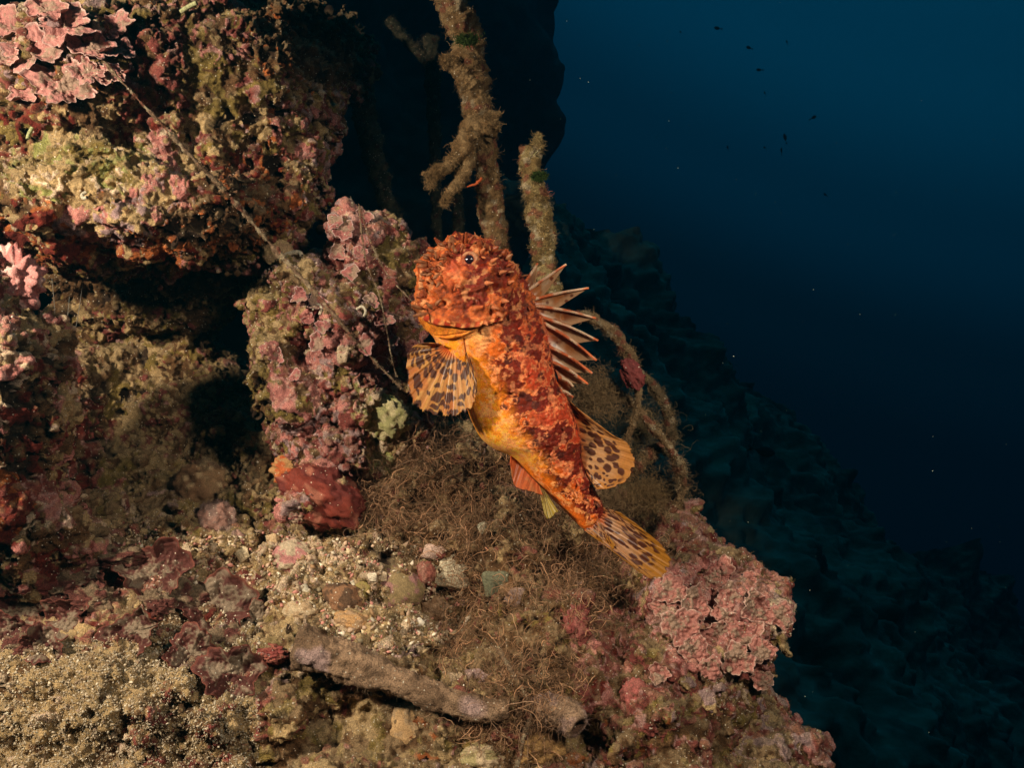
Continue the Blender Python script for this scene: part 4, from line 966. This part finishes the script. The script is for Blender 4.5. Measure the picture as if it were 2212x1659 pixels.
disp += headw * (.0034 * fbm(BV_, 100, 3, 912) + .0020 * (.5 - worley(BV_, 170, 915)[0]) * (np.hypot(u - 1015, v - 562) > 24) + .0010 * noise(BV_, 420, 913)) * (jaw > 0)
disp += (1 - headw) * .0008 * fbm(BV_, 90, 2, 914) * ss(.1, .5, Wc)
disp += ss(.34, .22, Sx) * .0032 * noise(BV_, 48, 944) * (np.hypot(u - 1015, v - 562) > 18)
disp *= ss(0, .01, Sx) * ss(1, .97, Sx)
BV2 = BV_ + BN * disp[:, None]
# colour
n1 = fbm(BV_, 74, 5, 920, .62); n2 = fbm(BV_, 170, 4, 921, .6); n3 = noise(BV_, 420, 922); n4 = fbm(BV_, 36, 2, 923)
col = mix(np.array((.62, .15, .018)), np.array((.42, .055, .022)), ss(.50, .80, Wc + .16 * n4 + .10 * n1))
col = mix(col, np.array((.40, .10, .028)), headw)
col = mix(col, np.array((.46, .13, .045)), headw * ss(-.1, .3, n4 + .5 * n1) * .8)
col = mix(col, np.array((.50, .12, .07)), ss(.15, .45, n4) * ss(.45, .7, Wc) * (1 - headw) * .85)
dark = ss(.10, -.04, n1 + .25 * n2) * ss(.20, .42, Wc)
col = mix(col, np.array((.13, .010, .005)), dark * .94)
belly = ss(.48, .20, Wc + .12 * n1 + .06 * n2) * ss(.28, .34, Sx) * ss(.86, .66, Sx)
col = mix(col, np.array((.95, .34, .022)), belly)  # belly's own orange, saturated further to glow within the fin's shadow
col = mix(col, np.array((.95, .50, .13)), belly * ss(-.05, .35, n2 * .6 + n4 * .6) * .8)
col = mix(col, np.array((.86, .42, .20)), ss(.16, .28, n2) * ss(.62, .30, Wc) * (1 - headw) * .8)
col = mix(col, np.array((.66, .30, .20)), ss(.27, .36, n2) * ss(.3, .6, Wc) * (1 - headw) * .45)
col = mix(col, np.array((.56, .30, .18)), ss(.22, .36, n2) * headw * .6)
col = mix(col, np.array((.12, .03, .015)), ss(-.22, -.34, n2) * headw * .65)
s1, s2, hs = worley(BV_ + .0016 * np.stack([n2, n3, n1], 1), 105, 930)
spot = ss(.42, .28, s1) * (hs < .45) * ss(.14, .28, Wc) * (1 - .6 * headw)
col = mix(col, np.array((.065, .013, .012)), spot * .9)
# pale network between the dark blotches
col = mix(col, np.array((.78, .33, .18)), ss(.10, .03, np.abs(n1 - .13)) * (1 - headw) * (.85 - .35 * ss(.5, .8, Wc)))
# gill cover stripes, jaw skin, throat
stripe = (.5 + .5 * np.sin((u + .25 * v) * .33 + 1.5 * n2)) * ss(-20, -9, cover) * ss(1, -3, cover) * ss(668, 680, v)
col = mix(col, np.array((.34, .03, .012)), ss(.35, .7, stripe) * .9); col = mix(col, np.array((.86, .46, .24)), ss(.40, .15, stripe) * ss(-17, -9, cover) * ss(1, -3, cover) * ss(672, 682, v) * .5)
jawc = mix(np.array((.70, .27, .035)), np.array((.42, .12, .018)), ss(.3, .7, .5 + .5 * np.sin(u * .22 + v * .1)) * .6)
jm = ss(1, -2, jaw) * (cover > -1.0) * front
col = mix(col, jawc, jm)
lipm = np.exp(-(line_d(u, v, [(930, 585), (922, 620), (921, 655), (920, 680)]) / 4.5) ** 2) * front
col = mix(col, mix(np.array((.20, .05, .025)), np.array((.66, .40, .26)), ss(-.1, .2, n2)), lipm * .7)
col = mix(col, np.array((.80, .40, .24)), np.exp(-(line_d(pu, pv, [(925, 650), (945, 662), (975, 665)]) / 8) ** 2) * ss(-.1, .2, n2) * .8)
col = mix(col, np.array((.42, .09, .06)), np.exp(-(((pu - 985) ** 2 + (pv - 590) ** 2) / 16 ** 2)) * .7)
col = mix(col, np.array((.95, .55, .28)), np.exp(-(((pu - 1035) ** 2 + (pv - 725) ** 2) / 22 ** 2)) * .7)
crease = np.exp(-((cover) / 1.6) ** 2) * (v > 640) * front
col = mix(col, np.array((.07, .015, .008)), crease * .75)
col *= (1 + .26 * n3 + .34 * (.45 - f1) + .2 * noise(BV_, 900, 977))[:, None]
col *= np.array((1.22, .99, .64))
fish = empty("scorpionfish", P(1120, 830, .735))
tag(fish, "orange-red mottled scorpionfish propped head-up on the ledge with raised dorsal spines", "fish")
body = build("body", BV2, BQ, M_SKIN, col); under(body, fish)

def fin(name, base, tip, db, dt, nr, colfn, seed, nb=150, nl=90, ray=.0006, scallop=.02, bulge=.0, curve=None, thick=.0007):
    """fan between a base polyline and a margin polyline; rays run from one to the other"""
    bs = catrom(np.asarray(base, float), nb); ts = catrom(np.asarray(tip, float), nb)
    s = np.linspace(0, 1, nb); t = np.linspace(0, 1, nl); S, T = np.meshgrid(s, t, indexing='ij')
    ph = S * nr * 2 * math.pi
    ext = 1 - scallop * (1 - np.abs(np.cos(ph / 2)))
    ext = ext * (1 - .03 * rng.random((nb, 1)) * (T > 0) - .035 * (np.sin(S * nr * 2.7 + seed) > .8))
    TT = T * ext
    U_ = bs[:, 0:1] * (1 - TT) + ts[:, 0:1] * TT; V_ = bs[:, 1:2] * (1 - TT) + ts[:, 1:2] * TT
    if curve: U_, V_ = curve(U_, V_, S, T)
    D_ = db * (1 - T) + dt * T - bulge * np.sin(math.pi * S) * T - ray * .7 * np.abs(np.cos(ph / 2)) ** 3 * (T > 0) + .0012 * np.sin(S * 9 + seed) * T
    V3 = np.stack([(U_ - 1106) * D_ * k, D_, CAMZ - (V_ - 829.5) * D_ * k], -1).reshape(-1, 3)
    i = np.arange(nb - 1)[:, None] * nl; j = np.arange(nl - 1)[None, :]
    Q = np.stack([i + j, i + nl + j, i + nl + j + 1, i + j + 1], -1).reshape(-1, 4)
    cc = colfn(S.ravel(), T.ravel(), ph.ravel(), V3)
    o = under(build(name, V3, Q, M_FIN, cc), fish)
    m = o.modifiers.new("thick", 'SOLIDIFY'); m.thickness = thick; m.offset = 0
    return o
def spots(V3, S, T, ns, nt, seed, size=.3, elong=1.0, keep=.75, stretch=1.0):
    a = S * ns + .22 * noise(V3, 150, seed); b = T * nt + .28 * noise(V3, 140, seed + 1); ia = np.floor(a); ib = np.floor(b); out = np.zeros(len(S))
    for da in (-1, 0, 1):
        for db_ in (-1, 0, 1):
            x = ia + da; y = ib + db_
            h1 = hsh((x + 50).astype(np.int64), (y + 50).astype(np.int64), np.full(len(x), 3), seed)
            h2 = (h1 * 7919) % 1; h3 = (h1 * 104729) % 1
            r = size * (.55 + .8 * h3) * (1 + .15 * noise(V3, 500, seed + 2))
            off = .5 * (y % 2)
            d = np.sqrt(((a - (x + .25 + .5 * h1 + off * .5)) / 1.0) ** 2 + ((b - (y + .25 + .5 * h2)) / stretch) ** 2)
            out = np.maximum(out, ss(r, r * .75, d) * (h2 < keep))
    return out
def pect_col(S, T, ph, V3):
    c = mix(np.array((.70, .46, .20)), np.array((.62, .31, .11)), .5 + .5 * noise(V3, 130, 5))
    c = mix(c, np.array((.80, .58, .26)), np.abs(np.cos(ph / 2)) ** 8 * .7)
    c = mix(c, np.array((.46, .22, .08)), ss(.25, .0, np.abs(np.cos(ph / 2))) * .35)
    c = mix(c, np.array((.72, .17, .03)), ss(.25, .0, T))
    c = mix(c, np.array((.60, .18, .06)), ss(.1, .5, noise(V3, 100, 8)) * .5)
    c = c * np.array((1.0, .80, .52))
    c = mix(c, np.array((.09, .024, .016)), spots(V3, S, T, 11, 7.5, 3, .46, keep=.97) * ss(.12, .2, T) * .93)
    return c
fin("pectoral_fin", [(955, 745), (962, 752), (975, 752), (990, 750), (1001, 747)],
    [(948, 742), (905, 742), (880, 762), (877, 800), (881, 842), (895, 878), (925, 894), (960, 901), (990, 900), (1014, 888), (1029, 862), (1029, 820), (1015, 775)], .699, .688, 17, pect_col, 1, nb=260, nl=110, bulge=-.004, ray=.0011, scallop=.035)
def dors_col(S, T, ph, V3):
    c = mix(np.array((.58, .30, .12)), np.array((.62, .40, .26)), ss(-.3, .3, noise(V3, 110, 15) + .4 * np.sin(ph)))
    c = mix(c, np.array((.55, .26, .06)), ss(.55, .9, T) * .8)
    c = mix(c, np.array((.70, .36, .12)), np.abs(np.cos(ph / 2)) ** 6 * .35)
    c = mix(c, np.array((.40, .20, .09)), ss(.2, .0, np.abs(np.cos(ph / 2))) * .45)
    c = mix(c, np.array((.60, .16, .05)), ss(.2, .0, T) * .8)
    c = c * np.array((1.0, .86, .62))
    c = mix(c, np.array((.08, .016, .010)), spots(V3, S, T, 11, 6.5, 7, .39, keep=.80, stretch=1.3) * ss(.97, .9, T) * .93)
    return c
fin("rear_dorsal_fin", [(1226, 862), (1240, 895), (1250, 930), (1254, 965), (1258, 1000), (1276, 1038)],
    [(1250, 885), (1290, 915), (1330, 944), (1356, 957), (1371, 985), (1371, 1010), (1354, 1040), (1325, 1054), (1290, 1058)], .738, .728, 13, dors_col, 4, nb=220, nl=100, ray=.0008)
def tail_col(S, T, ph, V3):
    c = mix(np.array((.56, .30, .15)), np.array((.60, .40, .30)), ss(-.2, .3, noise(V3, 120, 25) + .5 * np.sin(ph)))
    c = mix(c, np.array((.52, .26, .04)), ss(.5, .8, T + .1 * noise(V3, 80, 2)))
    c = mix(c, np.array((.28, .12, .03)), ss(.2, .0, np.abs(np.cos(ph / 2))) * .5)
    c = mix(c, np.array((.62, .15, .04)), ss(.2, .0, T))
    c = c * np.array((1.0, .86, .62))
    c = mix(c, np.array((.09, .018, .012)), spots(V3, S, T, 9, 9, 11, .42, keep=.74, stretch=1.4) * ss(.93, .8, T) * ss(1.0, .85, S) * .92)
    return c
fin("tail_fin", [(1300, 1095), (1295, 1115), (1280, 1135), (1265, 1148)],
    [(1340, 1108), (1385, 1140), (1425, 1173), (1448, 1202), (1449, 1225), (1437, 1243), (1418, 1253), (1395, 1245), (1340, 1203)], .750, .742, 12, tail_col, 9, nb=200, nl=130, ray=.0007, scallop=.015)
fin("tail_fin_fold", [(1290, 1118), (1280, 1132), (1262, 1146)], [(1330, 1180), (1322, 1188), (1300, 1172), (1278, 1158)], .750, .746, 4, tail_col, 10, nb=60, nl=50)
def anal_col(S, T, ph, V3):
    c = mix(np.array((.62, .16, .05)), np.array((.60, .26, .10)), ss(-.2, .2, noise(V3, 110, 35)))
    c = mix(c, np.array((.30, .05, .02)), ss(.3, .0, np.abs(np.cos(ph / 2))) * .6)
    return c
fin("anal_fin", [(1104, 978), (1125, 1006), (1150, 1034), (1165, 1050)], [(1102, 1000), (1112, 1050), (1140, 1060), (1172, 1070)], .736, .728, 7, anal_col, 12, nb=90, nl=60, ray=.001)
def pelv_col(S, T, ph, V3):
    c = mix(np.array((.50, .36, .06)), np.array((.38, .22, .04)), ss(-.2, .2, noise(V3, 90, 45)))
    return mix(c, np.array((.16, .10, .02)), ss(.3, .0, np.abs(np.cos(ph / 2))) * .6)
fin("rear_anal_fin", [(1160, 1045), (1168, 1053), (1176, 1060)], [(1172, 1085), (1182, 1122), (1206, 1106)], .740, .734, 6, pelv_col, 13, nb=70, nl=60, ray=.001)

# spiny dorsal: each spine with the sail of skin behind it
Z1 = lambda x, y: (845.3 + x * .3114, 469.6 + y * .3114)
sp_t = [(1015, 315), (1215, 325), (1370, 490), (1420, 700), (1435, 855), (1425, 992), (1395, 1082), (1365, 1157), (1262, 1175), (1262, 1250)]
sp_b = [(930, 470), (985, 540), (1020, 610), (1060, 700), (1090, 800), (1110, 900), (1125, 980), (1150, 1070), (1170, 1150), (1205, 1250)]
sp_v = [(1000, 480), (1045, 560), (1140, 640), (1215, 760), (1275, 880), (1270, 1000), (1250, 1080), (1230, 1150), (1210, 1220), (1240, 1300)]
edge_x = lambda y: 985 + (y - 540) * .27
SB = [sp_b[0]]
for q in range(1, 10):
    V_, T_ = np.array(sp_v[q - 1], float), np.array(sp_t[q], float); d_ = T_ - V_
    al = np.clip((V_[0] - edge_x(V_[1])) / max(d_[0], 25.0), .15, 1.6); SB.append(tuple(V_ - d_ * al))
SB.append((1235, 1330))
for q in range(10):
    T0 = np.array(Z1(*sp_t[q])); B0 = np.array(Z1(*SB[q])); V0 = np.array(Z1(*sp_v[q])); B1 = np.array(Z1(*SB[q + 1]))
    nb, nl = 50, 46
    s = np.linspace(0, 1, nb)[:, None]; t = np.linspace(0, 1, nl)[None, :]
    # margin runs from the tip down a hollow curve to the valley by the next spine
    cu = lambda a: T0 * (1 - a) ** 2 + 2 * a * (1 - a) * (V0 * .54 + T0 * .42 + (B0 + B1) * .02) + V0 * a * a
    M = np.stack([cu(a) for a in s[:, 0]]); Bm = B0 * (1 - s) + B1 * s
    Bm = Bm - np.array([6, 0]); 
    XY = Bm[:, None] * (1 - t[..., None]) + M[:, None] * t[..., None]
    dpt = .731 + .0006 * q - .004 * t * (1 - s) + .006 * s * t * 0 + .0022 * np.sin(t * 3.1) * np.sin(s * 3.1)
    dpt = np.broadcast_to(dpt, XY.shape[:2])
    V3 = np.stack([(XY[..., 0] - 1106) * dpt * k, dpt, CAMZ - (XY[..., 1] - 829.5) * dpt * k], -1).reshape(-1, 3)
    i = np.arange(nb - 1)[:, None] * nl; j = np.arange(nl - 1)[None, :]
    Q = np.stack([i + j, i + nl + j, i + nl + j + 1, i + j + 1], -1).reshape(-1, 4)
    Sg, Tg = np.meshgrid(s[:, 0], t[0], indexing='ij'); Sg = Sg.ravel(); Tg = Tg.ravel()
    a_ = noise(V3, 100, 50 + q)
    cc = mix(np.array((.48, .22, .09)), np.array((.58, .44, .32)), ss(-.3, .15, a_)); cc = mix(cc, np.array((.24, .06, .025)), ss(.18, .3, noise(V3, 130, 70 + q)) * .7)
    cc = mix(cc, np.array((.60, .42, .28)), ss(.6, .9, Tg)); cc = mix(cc, np.array((.60, .17, .05)), ss(.25, 0, Tg))
    cc = mix(cc, np.array((.62, .60, .58)), ss(.05, .0, np.abs(noise(V3, 90, 90 + q))) * .5)
    cc = mix(cc, np.array((.42, .07, .02)), ss(.10, .03, Sg) * ss(.35, .55, Tg) * (.5 + .5 * np.sign(np.sin(Tg * 26))))
    cc = mix(cc, np.array((.16, .035, .015)), ss(.30, .22, worley(V3, 150, 60 + q)[0]) * (worley(V3, 150, 60 + q)[2] < .5) * .85)
    cc = cc * np.array((1.0, .84, .66))
    o = under(build("spine_sail", V3, Q, M_FIN, cc), fish); mo = o.modifiers.new("thick", 'SOLIDIFY'); mo.thickness = .0007; mo.offset = 0
    pth = [P(*(B0 - np.array([6, 0])), .731), P(*((B0 + T0) / 2 + np.array([0, -3.0])), .7285), P(*T0, .727)]
    Vs, Qs, Ds, cs = tube_along(pth, [.0015, .0012, .0009], 40, 14, 3, bump=.08, freq=300)
    cs_ = mix(np.array((.60, .40, .26)), np.array((.50, .12, .04)), ss(-.2, .2, noise(Vs, 160, 7 + q)))
    Vs, Fs = capped(Vs, Qs, 14); under(build("dorsal_spine", Vs, Fs, M_SKIN, np.concatenate([cs_, cs_[:2]])), fish)

bvf_ = BVHTree.FromPolygons(BV2.tolist(), BQ.tolist())
def bvf0(u_, v_):
    o_ = Vector((0, 0, CAMZ)); d_ = (Vector(P(u_, v_, 1.0)) - o_).normalized(); h = bvf_.ray_cast(o_, d_)
    return (h[0][1] if h[0] is not None else .705)
# eye
ec = P(1015, 562, .6785)
er = 14 * PX(.68)
V, Q, D, w = ball(np.zeros(3), er, 1, nlat=90, nlon=90, rough=0, fine=0)
look = np.array([-.12, -1.0, .05]); look /= np.linalg.norm(look)
ca = np.degrees(np.arccos(np.clip(D @ look, -1, 1)))
cc = np.tile(np.array((.58, .17, .07)), (len(V), 1)); cc = mix(cc, np.array((.42, .15, .08)), ss(62, 56, ca)); cc = mix(cc, np.array((.50, .22, .14)), ss(54, 51, ca)); cc = mix(cc, np.array((.26, .07, .04)), ss(50, 48, ca)); cc = mix(cc, np.array((.012, .006, .010)), ss(46, 44, ca))
V = V + ec
eye = under(build("eye", V, Q, M_EYE, cc), fish)
# eyelid ring
ring = []
for a in np.linspace(0, 2 * math.pi, 13): ring.append(ec + np.array([math.cos(a) * er * .98, -.0022, math.sin(a) * er * 1.02]))
V, Q, D, _ = tube_along(ring, [.0017] * 13, 90, 14, 5, bump=.3, freq=260)
cc = mix(np.array((.34, .08, .03)), np.array((.44, .20, .10)), ss(0, .3, noise(V, 220, 3)))
under(build("eyelid", V, Q, M_SKIN, cc), fish)

for (a, b, an, L) in ((1062, 662, -20, 17), (1074, 676, -35, 15), (1048, 694, -60, 11), (1086, 650, -5, 14), (1040, 548, 60, 15), (1062, 566, 35, 16), (1000, 536, 100, 11), (1078, 590, 15, 18), (1050, 612, 5, 16), (1098, 612, 20, 14), (960, 556, 140, 10), (985, 618, -10, 10)):
    hp = bvf0(a, b); ra = math.radians(an); tip = P(a + L * math.cos(ra), b - L * math.sin(ra), hp - .0065)
    Vs, Qs, Ds, cs = tube_along([P(a, b, hp + .002), (P(a, b, hp) * .45 + tip * .55) + np.array([0, -.0008, 0]), tip], [.0024, .0014, .0003], 24, 12, 3, bump=.12, freq=300)
    Vs, Fs = capped(Vs, Qs, 12); under(build("head_spine", Vs, Fs, M_SKIN, np.array((.46, .15, .06)) * (1 + .4 * noise(Vs, 250, 4))[:, None]), fish)
# skin flaps: little leaf shapes on snout, brow, jaw and flank
def flap(u_, v_, d_, ang, L, wd, colr, seed, name="skin_flap"):
    r_ = np.random.default_rng(seed); nl, nw = 14, 9
    t = np.linspace(0, 1, nl); w = np.linspace(-1, 1, nw); T, Wd = np.meshgrid(t, w, indexing='ij')
    prof = (np.sin(math.pi * np.clip(T * .80 + .10, 0, 1)) ** 1.2) * (1 + .55 * np.sin(T * 17 + seed) * np.sin(T * 9)) * wd
    bend = r_.normal() * .5
    dx, dy = math.cos(ang), -math.sin(ang)
    px = PX(d_)
    X = dx * T * L - dy * (Wd * prof + bend * T * T * L * .5); Y = dy * T * L + dx * (Wd * prof + bend * T * T * L * .5)
    D_ = -.0012 * T * L * .3 + .0012 * np.abs(Wd) - .0008 * np.sin(T * 5)
    V3 = np.stack([X * px, D_, -Y * px], -1).reshape(-1, 3) + P(u_, v_, d_)
    i = np.arange(nl - 1)[:, None] * nw; j = np.arange(nw - 1)[None, :]
    Q = np.stack([i + j, i + nw + j, i + nw + j + 1, i + j + 1], -1).reshape(-1, 4)
    cc = np.asarray(colr) * (1 + .25 * noise(V3, 500, seed))[:, None]
    cc = mix(cc, np.array((.60, .32, .16)), ss(.6, 1, np.abs(Wd).ravel()) * .5)
    o = under(build(name, V3, Q, M_FIN, cc), fish); m = o.modifiers.new("thick", 'SOLIDIFY'); m.thickness = .0006
bvf = bvf_
def fhit(u_, v_):
    o_ = Vector((0, 0, CAMZ)); d_ = (Vector(P(u_, v_, 1.0)) - o_).normalized(); h = bvf.ray_cast(o_, d_)
    return (h[0][1] if h[0] is not None else .715)
pale = (.46, .20, .09); red = (.38, .09, .03)
edge_fl = [(1008, 524, 95, 20, 4.5, red), (1001, 525, 110, 17, 4, red), (1014, 526, 80, 16, 4, red), (984, 524, 118, 17, 1.6, pale), (955, 530, 150, 20, 6, red), (940, 545, 165, 18, 6, pale), (932, 552, 190, 16, 6, pale),
           (928, 560, 170, 14, 5, pale), (925, 568, 175, 28, 5, pale), (924, 572, 195, 22, 6, pale), (928, 580, 230, 16, 6, pale), (918, 590, 180, 10, 3, pale), (916, 606, 175, 10, 2, pale), (916, 622, 200, 12, 1.5, pale),
           (915, 640, 215, 14, 1.5, red), (920, 668, 172, 30, 4.5, pale), (924, 676, 200, 30, 6.5, pale), (934, 668, 120, 18, 6, pale), (942, 660, 60, 16, 6, pale), (1052, 540, 70, 12, 7, red), (1040, 535, 110, 16, 8, red),
           (1060, 545, 40, 20, 9, red), (1085, 556, 60, 18, 7, red), (1092, 560, 30, 18, 7, pale), (1094, 575, 10, 14, 4, red), (1098, 590, 30, 12, 3, pale), (1044, 528, 85, 12, 2, red), (1125, 600, 45, 14, 2, pale), (1108, 585, 70, 12, 3, red)]
for q, (a, b, an, L, wd, cl) in enumerate(edge_fl):
    flap(a, b, min(fhit(a, b), .722) - .002, math.radians(an), L, wd * .55, cl, 200 + q)
rg = np.random.default_rng(45)
for q in range(26):
    t_ = rg.random(); ang_ = math.radians(60 + 150 * t_); rr_ = rg.uniform(.55, 1.0)
    a = 1000 + 84 * rr_ * math.cos(ang_); b = 590 - 68 * rr_ * math.sin(ang_)
    if math.hypot(a - 1015, b - 562) < 24: continue
    flap(a, b, fhit(a, b) - .001, ang_ + rg.normal() * .6, rg.uniform(8, 18), rg.uniform(1.2, 2.8), pale if rg.random() < .5 else red, 500 + q)
rf = np.random.default_rng(44)
for q in range(44):
    s_ = rf.uniform(.08, .93); w_ = rf.uniform(.12, .95) if s_ < .3 else rf.uniform(.35, .95)
    r0 = RR[int(s_ * (NS - 1))]; a = r0[0] * (1 - w_) + r0[2] * w_; b = r0[1] * (1 - w_) + r0[3] * w_
    if math.hypot(a - 1015, b - 562) < 24: continue
    ii = int(s_ * (NS - 1)) * NT + int(math.acos(2 * w_ - 1) / (2 * math.pi) * NT)
    flap(a, b, fhit(a, b) - .0005, rf.uniform(3.2, 6.0), rf.uniform(6, 13), rf.uniform(1.0, 2.2), np.clip(col[ii] * 1.15 + np.array((.06, .03, .015)), 0, .8), 300 + q)
# shaggy fringe over nape and flank
i = np.nonzero((Wc > .55) & (Sx < .42) & (Sx > .1) & (front > 0))[0]; i = rng.choice(i, 900)
A = strand_mesh(BV2[i], BN[i] + .8 * rng.normal(size=(900, 3)), rng.uniform(.001, .0035, 900), .00025, col[i] * 1.2 + .03, nseg=3, curl=.4)
i = np.nonzero(((Wc > .93) | ((Wc < .05) & (Sx < .3))) & (Sx > .02) & (Sx < .93))[0]; i = rng.choice(i, 700)
A2 = strand_mesh(BV2[i], BN[i] + .7 * rng.normal(size=(700, 3)), rng.uniform(.0008, .0032, 700), rng.uniform(.0002, .0005, 700), col[i] * 1.1 + .02, nseg=3, curl=.5)
A = join([A, A2])
under(build("skin_fringe", *A[:2], M_SKIN, A[2]), fish)

# ------------------------------------------------------------------ the water itself, closed box of even murk
hb = bpy.data.meshes.new("haze")
X0, X1, Y0, Y1, Z0, Z1_ = -6.5, 8.5, -1.0, 8.5, -6.5, 4.8
vs = [(x, y, z) for x in (X0, X1) for y in (Y0, Y1) for z in (Z0, Z1_)]
hb.from_pydata(vs, [], [(0, 1, 3, 2), (4, 6, 7, 5), (0, 4, 5, 1), (2, 3, 7, 6), (0, 2, 6, 4), (1, 5, 7, 3)])
hz = bpy.data.objects.new("haze", hb); C.objects.link(hz); hz["kind"] = "stuff"; hz["label"] = "blue-green sea water filling the whole scene"; hz["category"] = "water"
mh = bpy.data.materials.new("sea_water"); mh.use_nodes = True; nt = mh.node_tree
nt.nodes.remove(nt.nodes["Principled BSDF"]); pvn = nt.nodes.new("ShaderNodeVolumePrincipled")
pvn.inputs["Color"].default_value = (.01, .25, .34, 1); pvn.inputs["Density"].default_value = 0.10; pvn.inputs["Anisotropy"].default_value = 0.7
nt.links.new(pvn.outputs[0], nt.nodes["Material Output"].inputs["Volume"]); hb.materials.append(mh)
